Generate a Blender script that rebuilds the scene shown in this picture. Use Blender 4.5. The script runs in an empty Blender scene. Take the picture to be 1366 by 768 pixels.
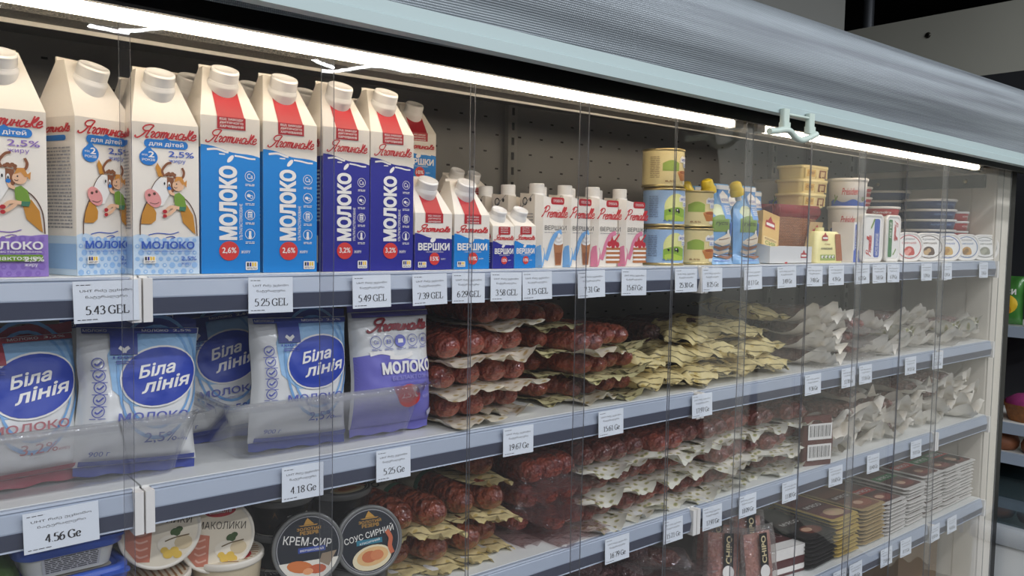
import bpy, math, random
from mathutils import Vector, Matrix, noise as mnoise
from mathutils.geometry import delaunay_2d_cdt
from math import sin, cos, pi, radians, sqrt, tan, atan2

SC = bpy.context.scene
COL = SC.collection
R = random.Random(7)

# ------------------------------------------------------------------ camera
CZ = 1.45                 # eye height; heights below are written relative to the eye where "z" is lower case
FPX, YAW, PITCH, ROLL, DIST = 1099.09, 0.693186, 0.065857, 0.0177373, 0.90
_cy, _sy, _cp, _sp, _cr, _sr = cos(YAW), sin(YAW), cos(PITCH), sin(PITCH), cos(ROLL), sin(ROLL)
_r0 = Vector((_cy, -_sy, 0)); _u0 = Vector((_sp*_sy, _sp*_cy, _cp)); FWD = Vector((_cp*_sy, _cp*_cy, -_sp))
RIGHT = _r0*_cr + _u0*_sr
UP = _u0*_cr - _r0*_sr
EYE = Vector((0, -DIST, CZ))
cam_d = bpy.data.cameras.new('camera'); cam = bpy.data.objects.new('camera', cam_d); COL.objects.link(cam)
cam_d.sensor_width = 36; cam_d.lens = 36*FPX/1366; cam_d.clip_start = 0.02
cam.matrix_world = Matrix(((RIGHT.x, UP.x, -FWD.x, EYE.x), (RIGHT.y, UP.y, -FWD.y, EYE.y), (RIGHT.z, UP.z, -FWD.z, EYE.z), (0, 0, 0, 1)))
SC.camera = cam
# ------------------------------------------------------------------ view, world, lights
SC.view_settings.view_transform = 'Standard'; SC.view_settings.look = 'None'
SC.view_settings.gamma = 1; SC.view_settings.use_curve_mapping = False
SC.view_settings.exposure = 0.0
SC.cycles.transparent_max_bounces = 40
SC.cycles.max_bounces = 8
SC.cycles.use_denoising = True
SC.cycles.sample_clamp_indirect = 4
W = bpy.data.worlds.new('store_air'); SC.world = W; W.use_nodes = True
W.node_tree.nodes['Background'].inputs[0].default_value = (0.75, 0.85, 1.0, 1)
W.node_tree.nodes['Background'].inputs[1].default_value = 0.10
def area(name, loc, rot, sx, sy, power, col):
    d = bpy.data.lights.new(name, 'AREA'); d.shape = 'RECTANGLE'; d.size = sx; d.size_y = sy; d.energy = power; d.color = col
    o = bpy.data.objects.new(name, d); o.location = loc; o.rotation_euler = rot; COL.objects.link(o); return o
COOL = (0.93, 0.97, 1.0)
# rows of store ceiling panels over the aisle (each sits under a ceiling tray built further down)
CEIL_LAMPS = [(x, y) for y in (-1.5, -3.0, -4.6, -6.4) for x in (-1.4, .4, 2.2, 4.0)]
for _x, _y in CEIL_LAMPS:
    area('ceiling_panel_light', (_x, _y, 3.05), (0, 0, 0), 1.2, 0.12, {-1.5: 24, -3.0: 30, -4.6: 40, -6.4: 26}[_y], COOL)
LED_STRENGTH = 12.5
LED_COLOR = (1.0, 0.86, 0.66)

# ------------------------------------------------------------------ materials
def lin(c):
    return tuple(((v/255)/12.92 if v/255 <= .04045 else ((v/255+.055)/1.055)**2.4) for v in c)
MATS = {}
def mat(name, rgb, rough=.5, metal=0., spec=.5, coat=0., bump=0., bscale=300., var=0., vscale=20., emit=0., rgb2=None, trans=0.):
    if name in MATS: return MATS[name]
    m = bpy.data.materials.new(name); m.use_nodes = True; MATS[name] = m
    nt = m.node_tree; b = nt.nodes['Principled BSDF']
    c = lin(rgb)
    b.inputs['Base Color'].default_value = (*c, 1); b.inputs['Roughness'].default_value = rough
    b.inputs['Metallic'].default_value = metal; b.inputs['Specular IOR Level'].default_value = spec
    b.inputs['Coat Weight'].default_value = coat; b.inputs['Coat Roughness'].default_value = .08
    if emit: b.inputs['Emission Color'].default_value = (*c, 1); b.inputs['Emission Strength'].default_value = emit
    if bump or var:
        tc = nt.nodes.new('ShaderNodeTexCoord')
        if var:
            n = nt.nodes.new('ShaderNodeTexNoise'); n.inputs['Scale'].default_value = vscale; n.inputs['Detail'].default_value = 4
            r = nt.nodes.new('ShaderNodeValToRGB'); r.color_ramp.elements[0].position = .3; r.color_ramp.elements[1].position = .7
            c2 = lin(rgb2) if rgb2 else tuple(v*(1-var) for v in c)
            r.color_ramp.elements[0].color = (*c2, 1); r.color_ramp.elements[1].color = (*c, 1)
            nt.links.new(tc.outputs['Object'], n.inputs['Vector']); nt.links.new(n.outputs['Fac'], r.inputs['Fac']); nt.links.new(r.outputs['Color'], b.inputs['Base Color'])
        if bump:
            n2 = nt.nodes.new('ShaderNodeTexNoise'); n2.inputs['Scale'].default_value = bscale; n2.inputs['Detail'].default_value = 3
            bp = nt.nodes.new('ShaderNodeBump'); bp.inputs['Strength'].default_value = bump; bp.inputs['Distance'].default_value = .004
            nt.links.new(tc.outputs['Object'], n2.inputs['Vector']); nt.links.new(n2.outputs['Fac'], bp.inputs['Height']); nt.links.new(bp.outputs['Normal'], b.inputs['Normal'])
            if coat: nt.links.new(bp.outputs['Normal'], b.inputs['Coat Normal'])
    return m
def clear(name, tint=(245, 245, 248), gloss=.06, rough=.03, haze=.0, hazecol=(220, 225, 230), bump=0., bscale=60., ior=1.4):
    """clear plastic sheet: transmits straight through, mirrors by fresnel, a little milky"""
    if name in MATS: return MATS[name]
    m = bpy.data.materials.new(name); m.use_nodes = True; MATS[name] = m
    nt = m.node_tree; nt.nodes.clear(); N = nt.nodes.new; L = nt.links.new
    out = N('ShaderNodeOutputMaterial'); t = N('ShaderNodeBsdfTransparent'); t.inputs[0].default_value = (*lin(tint), 1)
    g = N('ShaderNodeBsdfGlossy'); g.inputs['Roughness'].default_value = rough; g.inputs[0].default_value = (1, 1, 1, 1)
    fr = N('ShaderNodeFresnel'); ge = N('ShaderNodeNewGeometry')
    mi = N('ShaderNodeMix'); mi.inputs['A'].default_value = ior; mi.inputs['B'].default_value = 1/ior
    L(ge.outputs['Backfacing'], mi.inputs['Factor']); L(mi.outputs[0], fr.inputs[0])
    ad = N('ShaderNodeMath'); ad.operation = 'ADD'; ad.inputs[1].default_value = gloss; ad.use_clamp = True
    L(fr.outputs[0], ad.inputs[0])
    mx = N('ShaderNodeMixShader'); L(ad.outputs[0], mx.inputs[0]); L(t.outputs[0], mx.inputs[1]); L(g.outputs[0], mx.inputs[2])
    last = mx
    if haze:
        d = N('ShaderNodeBsdfDiffuse'); d.inputs[0].default_value = (*lin(hazecol), 1)
        tl = N('ShaderNodeBsdfTranslucent'); tl.inputs[0].default_value = (*lin(hazecol), 1)
        a2 = N('ShaderNodeMixShader'); a2.inputs[0].default_value = .5; L(d.outputs[0], a2.inputs[1]); L(tl.outputs[0], a2.inputs[2])
        m2 = N('ShaderNodeMixShader'); m2.inputs[0].default_value = haze; L(mx.outputs[0], m2.inputs[1]); L(a2.outputs[0], m2.inputs[2]); last = m2
    if bump:
        tc = N('ShaderNodeTexCoord'); n2 = N('ShaderNodeTexNoise'); n2.inputs['Scale'].default_value = bscale; n2.inputs['Detail'].default_value = 3
        bp = N('ShaderNodeBump'); bp.inputs['Strength'].default_value = bump; bp.inputs['Distance'].default_value = .01
        L(tc.outputs['Object'], n2.inputs['Vector']); L(n2.outputs['Fac'], bp.inputs['Height'])
        L(bp.outputs['Normal'], g.inputs['Normal']); L(bp.outputs['Normal'], fr.inputs['Normal'])
    L(last.outputs[0], out.inputs[0])
    return m
def nodes_of(m): return m.node_tree, m.node_tree.nodes['Principled BSDF']
def ink(rgb, rough=.42):
    return mat('ink_%02x%02x%02x' % rgb, rgb, rough)
WHITE_BOARD = mat('carton_board', (236, 228, 216), .45)
WHITE_PLASTIC = mat('white_plastic', (235, 232, 228), .4)
CREAM_PLASTIC = mat('cream_plastic', (240, 222, 160), .4)
BLACK_PLASTIC = mat('black_plastic', (14, 14, 15), .35)
RAIL = mat('rail_grey', (160, 170, 186), .35)
RAIL_REFLECT = mat('rail_dark_reflection', (76, 80, 97), .35)  # darker rail tone, the reflected dark floor put into the colour
SHELF_WHITE = mat('shelf_white', (226, 226, 222), .4, var=.06, vscale=8)
CAN_RIM = mat('tin_rim', (205, 185, 130), .3, metal=.9)
PAPER_TAG = mat('tag_paper', (226, 232, 240), .6)
TAG_INK = ink((50, 48, 52), .6)

# ------------------------------------------------------------------ mesh collector
class MB:
    def __init__(s): s.v = []; s.f = []; s.m = []; s.sm = []; s.slots = []
    def slot(s, m):
        if m not in s.slots: s.slots.append(m)
        return s.slots.index(m)
    def add(s, verts, faces, m, smooth=False, mx=None):
        o = len(s.v); k = s.slot(m)
        s.v += [tuple(mx @ Vector(p)) for p in verts] if mx is not None else [tuple(p) for p in verts]
        for f in faces: s.f.append(tuple(i+o for i in f)); s.m.append(k); s.sm.append(smooth)
        return s
    def box(s, x0, x1, y0, y1, z0, z1, m, mx=None):
        v = [(x, y, z) for z in (z0, z1) for y in (y0, y1) for x in (x0, x1)]
        return s.add(v, [(0, 2, 3, 1), (4, 5, 7, 6), (0, 1, 5, 4), (2, 6, 7, 3), (0, 4, 6, 2), (1, 3, 7, 5)], m, False, mx)
    def loft(s, rings, m, cap=True, smooth=True, closed=True, mx=None):
        n = len(rings[0]); v = [p for r in rings for p in r]; f = []
        for i in range(len(rings)-1):
            for j in range(n if closed else n-1):
                a = i*n+j; b = i*n+(j+1) % n
                f.append((a, b, b+n, a+n))
        s.add(v, f, m, smooth, mx)
        if cap:
            for r in (rings[0][::-1], rings[-1]): s.add(r, [tuple(range(n))], m, False, mx)
        return s
    def lathe(s, prof, m, n=32, cap=True, mx=None, smooth=True, ridge=0):
        rings = []
        for r, z in prof:
            rings.append([((r*(1-ridge*(k % 2)))*cos(2*pi*k/n), (r*(1-ridge*(k % 2)))*sin(2*pi*k/n), z) for k in range(n)])
        return s.loft(rings, m, cap, smooth, True, mx)
    def tube(s, path, r, m, n=8, cap=True, smooth=True):
        path = [Vector(p) for p in path]; rings = []
        up = Vector((0.123, .3, 1)).normalized()
        for i, p in enumerate(path):
            d = (path[min(i+1, len(path)-1)]-path[max(i-1, 0)]).normalized()
            a = d.cross(up).normalized(); b = d.cross(a).normalized()
            rr = r[i] if isinstance(r, (list, tuple)) else r
            rings.append([tuple(p+(a*cos(2*pi*k/n)+b*sin(2*pi*k/n))*rr) for k in range(n)])
        return s.loft(rings, m, cap, smooth)
    def grid(s, fn, nx, ny, m, smooth=True):
        v = [fn(i/nx, j/ny) for j in range(ny+1) for i in range(nx+1)]
        f = [(j*(nx+1)+i, j*(nx+1)+i+1, (j+1)*(nx+1)+i+1, (j+1)*(nx+1)+i) for j in range(ny) for i in range(nx)]
        return s.add(v, f, m, smooth)
    def mesh(s, name):
        me = bpy.data.meshes.new(name); me.from_pydata(s.v, [], s.f)
        for m in s.slots: me.materials.append(m)
        me.polygons.foreach_set('material_index', s.m); me.polygons.foreach_set('use_smooth', s.sm); me.update()
        return me
    def build(s, name, parent=None, loc=None):
        o = bpy.data.objects.new(name, s.mesh(name)); COL.objects.link(o)
        if parent is not None: o.parent = parent
        if loc is not None: o.location = loc
        return o
def rrect(w, d, r, z, n=5, cx=0, cy=0):
    """rounded rectangle ring in xy at height z"""
    out = []
    r = min(r, w/2-1e-5, d/2-1e-5)
    for qx, qy, a0 in ((1, 1, 0), (-1, 1, 90), (-1, -1, 180), (1, -1, 270)):
        for k in range(n+1):
            a = radians(a0+90*k/n); out.append((cx+qx*(w/2-r)+r*cos(a), cy+qy*(d/2-r)+r*sin(a), z))
    return out
def fresh_mesh_name(n): return n

# ------------------------------------------------------------------ things, labels, copies
def thing(name, label, cat, loc=(0, 0, 0), rotz=0, group=None):
    o = bpy.data.objects.new(name, None); COL.objects.link(o); o.empty_display_size = .05
    o.location = loc; o.rotation_euler = (0, 0, rotz); return tag(o, label, cat, group)
def tag(o, label, cat, group=None):
    o['label'] = label; o['category'] = cat
    if group: o['group'] = group
    return o
def struct(o): o['kind'] = 'structure'; return o
KIDS = {}
def kids(o): return [c for c in COL.objects if c.parent == o] if False else KIDS.get(o.name, [])
def tilt(o, ang, x=.48):
    """the top of the cabinet runs a touch downhill to the right"""
    o.matrix_basis = Matrix.Translation((x, 0, o.matrix_basis.translation.z*0+TZ)) @ Matrix.Rotation(ang, 4, 'Y') @ Matrix.Translation((-x, 0, -TZ)); return o
TZ = CZ+.2
def part(mb, name, parent):
    o = mb.build(name, parent); KIDS.setdefault(parent.name, []).append(o); return o
def copy_tree(o, parent=None):
    c = o.copy(); COL.objects.link(c)
    if parent is not None: c.parent = parent; KIDS.setdefault(parent.name, []).append(c)
    for ch in KIDS.get(o.name, []): copy_tree(ch, c)
    return c
class Proto:
    """first use hands out the built thing itself, later uses copy it with its parts"""
    def __init__(s, root): s.root = root; s.used = False
    def put(s, loc, label, group=None, rot=(0, 0, 0), scale=None):
        o = copy_tree(s.root) if s.used else s.root
        s.used = True
        o.location = loc; o.rotation_euler = rot; o['label'] = label
        if scale: o.scale = scale
        if group: o['group'] = group
        return o
def at(px, py, Y):
    """the point of the upright plane y = Y that stands at this place of the 1366x768 frame"""
    d = RIGHT*((px-683)/FPX) + UP*(-(py-384)/FPX) + FWD
    return EYE + d*((Y+DIST)/d.y)
def atx(px, py, X):
    d = RIGHT*((px-683)/FPX) + UP*(-(py-384)/FPX) + FWD
    return EYE + d*(X/d.x)
def depth_of(p): return (Vector(p)-EYE).dot(FWD)

# ------------------------------------------------------------------ print: lettering and flat shapes laid on a face
_fc = {}
def glyphs(txt, bold=0., shear=0.):
    key = (txt, bold, shear)
    if key in _fc: return _fc[key]
    cu = bpy.data.curves.new('lettering', 'FONT'); cu.body = txt; cu.shear = shear; cu.resolution_u = 3; cu.fill_mode = 'NONE'
    ob = bpy.data.objects.new('lettering', cu); COL.objects.link(ob)
    dg = bpy.context.evaluated_depsgraph_get(); me = ob.evaluated_get(dg).to_mesh()
    pts = [Vector((p.co.x, p.co.y)) for p in me.vertices]; eg = [(min(e.vertices), max(e.vertices)) if abs(e.vertices[0]-e.vertices[1]) == 1 else (max(e.vertices), min(e.vertices)) for e in me.edges]
    ob.evaluated_get(dg).to_mesh_clear(); bpy.data.objects.remove(ob); bpy.data.curves.remove(cu)
    v, f = [], []
    if pts and bold:      # fatten: push every outline point out along its normal
        nx_ = dict(eg); pv_ = {j: i for i, j in eg}; sg = 1 if sum(pts[i].x*pts[j].y-pts[j].x*pts[i].y for i, j in eg) > 0 else -1; q = []
        for i, p in enumerate(pts):
            if i not in nx_ or i not in pv_: q.append(p); continue
            d1 = (p-pts[pv_[i]]); d2 = (pts[nx_[i]]-p)
            n1 = Vector((d1.y, -d1.x)).normalized() if d1.length > 1e-7 else Vector((0, 0)); n2 = Vector((d2.y, -d2.x)).normalized() if d2.length > 1e-7 else n1
            n = n1+n2; l2 = n.length_squared
            q.append(p+(n*(2/l2) if l2 > .7 else n)*bold*sg)
        pts = q
    if pts:
        # fill the outlines: triangulate everything, keep what the outlines wind around
        cv, ce, cf = delaunay_2d_cdt(pts, eg, [], 0, 1e-6)[:3]
        seg = [(pts[i].x, pts[i].y, pts[j].x, pts[j].y) for i, j in eg]
        for t in cf:
            cx = sum(cv[i].x for i in t)/3; cy = sum(cv[i].y for i in t)/3; wn = 0
            for xa, ya, xb, yb in seg:
                if (ya <= cy) != (yb <= cy):
                    if xa+(cy-ya)/(yb-ya)*(xb-xa) > cx: wn += 1 if yb > ya else -1
            if wn: f.append(tuple(t))
        v = [(p.x, p.y) for p in cv]
    if v:
        x0 = min(a for a, b in v); x1 = max(a for a, b in v); y0 = min(b for a, b in v); y1 = max(b for a, b in v)
        v = [((a-x0)/max(x1-x0, 1e-6), (b-y0)/max(y1-y0, 1e-6)) for a, b in v]
    _fc[key] = (v, f); return _fc[key]
def crom(pts, n=5):
    if len(pts) < 3: return pts
    P = [pts[0]]+list(pts)+[pts[-1]]; out = []
    for i in range(1, len(P)-2):
        for k in range(n):
            t = k/n; t2 = t*t; t3 = t2*t
            out.append(tuple(.5*(2*P[i][q]+(P[i+1][q]-P[i-1][q])*t+(2*P[i-1][q]-5*P[i][q]+4*P[i+1][q]-P[i+2][q])*t2+(3*P[i][q]-P[i-1][q]-3*P[i+1][q]+P[i+2][q])*t3) for q in (0, 1)))
    out.append(pts[-1]); return out
SCRIPT = {  # cursive letters: strokes, advance (x-height 1)
 'Я': ([[(1.35, 2.0), (1.1, 1.1), (.95, .1), (1.1, -.05), (1.25, .1)], [(1.35, 2.0), (.9, 2.1), (.4, 1.85), (.3, 1.4), (.6, 1.05), (1.1, 1.1)], [(.8, 1.05), (.5, .3), (.15, -.15), (-.2, -.05), (-.15, .2)]], 1.35),
 'г': ([[(0, .75), (.15, 1), (.35, .85), (.25, .5), (.15, .15), (.3, 0), (.55, .2)]], .5),
 'о': ([[(.25, 1), (.05, .7), (.05, .25), (.25, 0), (.48, .3), (.45, .75), (.25, 1), (.5, .9)]], .58),
 'т': ([[(0, .8), (.1, 1), (.12, 0)], [(.12, .6), (.28, 1), (.4, .85), (.4, 0)], [(.4, .6), (.56, 1), (.68, .85), (.68, .15), (.85, .1)]], .82),
 'и': ([[(.05, 1), (.03, .25), (.18, 0), (.38, .3), (.44, 1)], [(.44, 1), (.44, .15), (.62, .1)]], .58),
 'н': ([[(.08, 1), (.05, 0)], [(.06, .5), (.42, .55)], [(.46, 1), (.43, .1), (.62, .1)]], .6),
 'с': ([[(.46, .85), (.28, 1), (.05, .65), (.1, .15), (.3, 0), (.55, .25)]], .52),
 'ь': ([[(.06, 1), (.06, .15), (.22, 0), (.42, .2), (.35, .5), (.08, .45)]], .46),
 'к': ([[(.1, 1.75), (.05, 0)], [(.06, .45), (.3, 1.3), (.48, 1.6), (.4, 1.0), (.08, .55)], [(.15, .55), (.35, .1), (.6, .1)]], .56),
 'е': ([[(.05, .45), (.4, .6), (.38, .95), (.18, .95), (.04, .5), (.15, .05), (.4, .05), (.6, .35)]], .6),
 'P': ([[(.35, 2.0), (.2, .9), (.0, 0)], [(.0, 1.6), (.3, 2.1), (.8, 2.1), (.95, 1.6), (.6, 1.1), (.25, 1.0)]], .95),
 'r': ([[(.05, 1), (.05, 0)], [(.06, .5), (.2, .95), (.4, .9)]], .42),
 'e': ([[(.05, .45), (.4, .6), (.38, .95), (.18, .95), (.04, .5), (.15, .05), (.4, .05), (.6, .35)]], .55),
 'm': ([[(.05, 1), (.05, 0)], [(.05, .6), (.22, 1), (.34, .85), (.34, 0)], [(.34, .6), (.5, 1), (.62, .85), (.62, .1), (.75, .1)]], .76),
 'i': ([[(.08, 1), (.06, .15), (.25, .1)], [(.1, 1.35), (.12, 1.4)]], .26),
 'a': ([[(.42, .9), (.2, 1), (.04, .6), (.1, .1), (.3, .1), (.45, .9)], [(.46, 1), (.44, .12), (.6, .1)]], .58),
 'l': ([[(.05, .3), (.35, 1.5), (.3, 2.0), (.15, 1.7), (.1, .3), (.2, 0), (.4, .25)]], .38),
}
def script_word(word):
    x = 0; S = []
    for ch in word:
        st, adv = SCRIPT[ch]
        for s_ in st: S.append([(x+a+.28*b, b) for a, b in s_])
        x += adv
    xs = [a for s_ in S for a, b in s_]; x0, x1 = min(xs), max(xs)
    return [[((a-x0)/(x1-x0), (b+.2)/2.3) for a, b in s_] for s_ in S]
SERIF = {  # roman figures: (stroke, ...), drawn with a broad pen so uprights come out thick
 '0': ([[(.3, 1), (.06, .75), (.06, .25), (.3, 0), (.54, .25), (.54, .75), (.3, 1)]], .62),
 '1': ([[(.1, .85), (.32, 1), (.32, 0)], [(.12, 0), (.52, 0)]], .62),
 '2': ([[(.06, .75), (.2, 1), (.45, .95), (.5, .7), (.3, .35), (.05, .02)], [(.05, .02), (.55, .02), (.56, .15)]], .62),
 '3': ([[(.08, .85), (.28, 1), (.48, .85), (.42, .6), (.25, .52)], [(.25, .52), (.5, .42), (.5, .12), (.25, 0), (.05, .1)]], .6),
 '4': ([[(.42, 0), (.42, 1)], [(.42, 1), (.04, .3)], [(.04, .3), (.58, .3)]], .62),
 '5': ([[(.52, 1), (.16, 1)], [(.16, 1), (.1, .58)], [(.1, .58), (.35, .62), (.53, .4), (.45, .08), (.22, 0), (.05, .08)]], .6),
 '6': ([[(.5, .98), (.2, .8), (.06, .4), (.12, .08), (.32, 0), (.53, .2), (.48, .5), (.3, .58), (.1, .4)]], .62),
 '7': ([[(.06, .85), (.06, 1)], [(.06, 1), (.55, 1)], [(.55, 1), (.25, 0)]], .6),
 '8': ([[(.3, 1), (.1, .85), (.12, .65), (.46, .42), (.52, .15), (.3, 0), (.08, .15), (.14, .42), (.46, .68), (.5, .88), (.3, 1)]], .62),
 '9': ([[(.1, .02), (.4, .2), (.54, .6), (.48, .92), (.28, 1), (.07, .8), (.12, .5), (.3, .42), (.5, .6)]], .62),
 '.': ([[(.1, .02), (.14, .06)]], .26),
 'G': ([[(.7, .75), (.68, .95)], [(.68, .85), (.45, 1), (.12, .8), (.08, .3), (.35, 0), (.6, .05), (.7, .15)], [(.7, .0), (.7, .42)], [(.5, .42), (.82, .42)]], .86),
 'E': ([[(.15, 1), (.15, 0)], [(.02, 1), (.62, 1), (.62, .8)], [(.15, .52), (.45, .52)], [(.02, 0), (.64, 0), (.66, .22)]], .74),
 'L': ([[(.15, 1), (.15, 0)], [(.02, 1), (.32, 1)], [(.02, 0), (.6, 0), (.62, .25)]], .7),
 'e': ([[(.06, .35), (.46, .38), (.4, .62), (.22, .64), (.06, .4), (.12, .08), (.3, 0), (.48, .12)]], .54),
 ' ': ([], .3),
}
class Print:
    """flat shapes and lettering put on a surface; mp(u, v, layer) gives the point, units are whatever mp takes"""
    def __init__(s, mb, mp, maxlen=None): s.mb = mb; s.mp = mp; s.k = 1; s.maxlen = maxlen; s.n = 0
    def tris(s, v, f, m, ks=None):
        s.n += 1
        if s.maxlen and not ks:
            v = list(v); T = []
            for q in f:
                for i in range(1, len(q)-1): T.append((q[0], q[i], q[i+1]))
            for _ in range(7):
                N = []; mid = {}; did = False
                def md(a, b):
                    key = (min(a, b), max(a, b))
                    if key not in mid: mid[key] = len(v); v.append(((v[a][0]+v[b][0])/2, (v[a][1]+v[b][1])/2))
                    return mid[key]
                for a, b, c in T:
                    e = sorted(((sqrt((v[p][0]-v[q][0])**2+(v[p][1]-v[q][1])**2), p, q, r_) for p, q, r_ in ((a, b, c), (b, c, a), (c, a, b))), reverse=True)[0]
                    if e[0] > s.maxlen: k = md(e[1], e[2]); N += [(e[1], k, e[3]), (k, e[2], e[3])]; did = True
                    else: N.append((a, b, c))
                T = N
                if not did: break
            f = T
        k0 = s.k+.03*s.n
        s.mb.add([s.mp(p[0], p[1], k0+(ks[i] if ks else 0)) for i, p in enumerate(v)], f, m, False); return s
    def up(s): s.k += 1; return s
    def poly(s, pts, m): return s.tris(pts, [tuple(range(len(pts)))], m)
    def rect(s, u0, u1, v0, v1, m, nx=1, ny=1):
        v = [(u0+(u1-u0)*i/nx, v0+(v1-v0)*j/ny) for j in range(ny+1) for i in range(nx+1)]
        return s.tris(v, [(j*(nx+1)+i, j*(nx+1)+i+1, (j+1)*(nx+1)+i+1, (j+1)*(nx+1)+i) for j in range(ny) for i in range(nx)], m)
    def rrect(s, u0, u1, v0, v1, r, rv, m, n=4):
        p = []
        for cu, cv, a0 in ((u1-r, v1-rv, 0), (u0+r, v1-rv, 90), (u0+r, v0+rv, 180), (u1-r, v0+rv, 270)):
            for k in range(n+1):
                a = radians(a0+90*k/n); p.append((cu+r*cos(a), cv+rv*sin(a)))
        return s.poly(p, m)
    def ell(s, cu, cv, ru, rv, m, n=20, rot=0, rings=1):
        c, d = cos(rot), sin(rot); v = [(cu, cv)]; f = []
        for q in range(1, rings+1):
            for k in range(n):
                x = ru*q/rings*cos(2*pi*k/n); y = rv*q/rings*sin(2*pi*k/n)
                v.append((cu+x*c-y*d, cv+x*d+y*c))
        for k in range(n):
            f.append((0, 1+k, 1+(k+1) % n))
            for q in range(rings-1):
                a = 1+q*n+k; b = 1+q*n+(k+1) % n; f.append((a, a+n, b+n, b))
        return s.tris(v, f, m)
    def ring(s, cu, cv, ru, rv, w, m, n=24):
        v = []; f = []
        for k in range(n):
            a = 2*pi*k/n; v += [(cu+ru*cos(a), cv+rv*sin(a)), (cu+ru*(1-w)*cos(a), cv+rv*(1-w)*sin(a))]
        for k in range(n): f.append((2*k, 2*((k+1) % n), 2*((k+1) % n)+1, 2*k+1))
        return s.tris(v, f, m)
    def text(s, t, u0, u1, v0, v1, m, bold=0., shear=0., rot=0, asp=1.):
        """fit the word into the box; rot=90 reads upwards; rot small tilts (asp = v units per u unit)"""
        v, f = glyphs(t, bold, shear)
        if rot == 90: v = [(u1-(u1-u0)*b, v0+(v1-v0)*a) for a, b in v]
        elif rot == -90: v = [(u0+(u1-u0)*b, v1-(v1-v0)*a) for a, b in v]
        else:
            c, d = cos(rot), sin(rot); cu = (u0+u1)/2; cv = (v0+v1)/2; w = []
            for a, b in v:
                x = (a-.5)*(u1-u0); y = (b-.5)*(v1-v0)*asp
                w.append((cu+x*c-y*d, cv+(x*d+y*c)/asp))
            v = w
        return s.tris(v, f, m)
    def stroke(s, pts, wu, wv, m, thin=None, n=5, smooth=True):
        pts = crom(pts, n) if smooth else pts; v = []; f = []
        for i, p in enumerate(pts):
            a = pts[max(i-1, 0)]; b = pts[min(i+1, len(pts)-1)]
            dx, dy = (b[0]-a[0])/wu, (b[1]-a[1])/wv; l = sqrt(dx*dx+dy*dy) or 1
            k = 1 if thin is None else thin+(1-thin)*abs(dy/l)
            nx, ny = -dy/l*k/2*wu, dx/l*k/2*wv
            v += [(p[0]+nx, p[1]+ny), (p[0]-nx, p[1]-ny)]
        for i in range(len(pts)-1): f.append((2*i, 2*i+1, 2*i+3, 2*i+2))
        return s.tris(v, f, m, [(i//2)*.02 for i in range(len(v))])
    def script(s, word, u0, u1, v0, v1, m, wu, wv, tilt=0., mirror=False, rot=0, n=4):
        for st in script_word(word):
            q = []
            for a, b in st:
                if rot == 90: q.append((u1-(u1-u0)*b, v0+(v1-v0)*a))
                elif rot == -90: q.append((u0+(u1-u0)*b, v1-(v1-v0)*a))
                else: q.append((u0+(u1-u0)*a, v0+(v1-v0)*b+tilt*(a-.5)))
            s.stroke(q, wu, wv, m, n=n)
        return s
    def serif(s, t, u0, u1, v0, v1, m, w, nat=0):
        x = 0; L = []
        for ch in t:
            st, adv = SERIF[ch]
            for q in st: L.append([(x+a, b) for a, b in q])
            x += adv
        k = (u1-u0)/x
        if nat: k = min(k, (v1-v0)*nat); u0 = (u0+u1)/2-k*x/2
        for q in L: s.stroke([(u0+a*k, v0+b*(v1-v0)) for a, b in q], w, w*((1/nat*1.0) if nat else 1), m, thin=.35, n=3, smooth=len(q) > 3)
        return s
def pr(mb, mp, maxlen=None): return Print(mb, mp, maxlen)
# ================================================================== the room
WALL_GREY = mat('wall_grey', (44, 45, 44), .7, var=.05, vscale=3)
def sbox(name, x0, x1, y0, y1, z0, z1, m): return struct(MB().box(x0, x1, y0, y1, z0, z1, m).build(name))
floor_m = mat('floor_tile', (72, 70, 68), .35, var=.12, vscale=2)
sbox('floor', -5, 7, -10, 2.2, -.1, 0, floor_m)
sbox('ceiling', -5, 7, -10, 2.2, 3.3, 3.4, mat('ceiling_dark', (40, 41, 44), .8))
sbox('wall_left', -5.1, -5, -10, 2.2, 0, 3.4, WALL_GREY)
sbox('wall_right', 7, 7.1, -10, 2.2, 0, 3.4, WALL_GREY)
sbox('wall_front', -5, 7, -10.1, -10, 0, 3.4, mat('wall_front_paint', (38, 38, 40), .8))
sbox('wall_back', -5, 7, 2.2, 2.3, 0, 3.4, mat('wall_back_dark', (22, 23, 27), .8))
# grey partition behind the cabinet, the dark gap beside it and the grey bulkhead on the right
pa = at(1127, 20, .75)
sbox('trim_1', -4, pa.x, .75, .80, 1.2, 3.3, mat('partition_grey', (128, 128, 125), .7, var=.06, vscale=3))
BX = 3.7
b0 = atx(1117, 47, BX); b1 = atx(1335, 0, BX)
sbox('trim_2', BX, BX+.05, -2.0, 1.6, 0, (b0.z+b1.z)/2, mat('bulkhead_grey', (206, 204, 192), .65, var=.08, vscale=2.5))
bs = atx(1238, 47, BX)
sc_ = MB(); sc_.lathe([(.0, 0), (.013, 0), (.013, .003), (.009, .006), (0, .006)], mat('screw_steel', (90, 88, 82), .4, metal=.8), 16, False)
sc_.box(-.008, .008, -.0015, .0015, .0055, .0066, BLACK_PLASTIC); sc_.box(-.0015, .0015, -.008, .008, .0055, .0066, BLACK_PLASTIC)
o = sc_.build('screw'); o.location = (BX, bs.y, bs.z); o.rotation_euler = (0, -pi/2, .0)
tag(o, 'steel screw head in the grey bulkhead above the cabinet', 'screw')
pp = at(1159, 10, 1.3)
o = MB().lathe([(.028, 0), (.028, 3.29)], mat('pipe_grey', (95, 98, 105), .4, metal=.3), 20).build('pipe'); o.location = (pp.x, 1.3, .005)
tag(o, 'grey vertical pipe in the dark gap beside the bulkhead', 'pipe')
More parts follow.
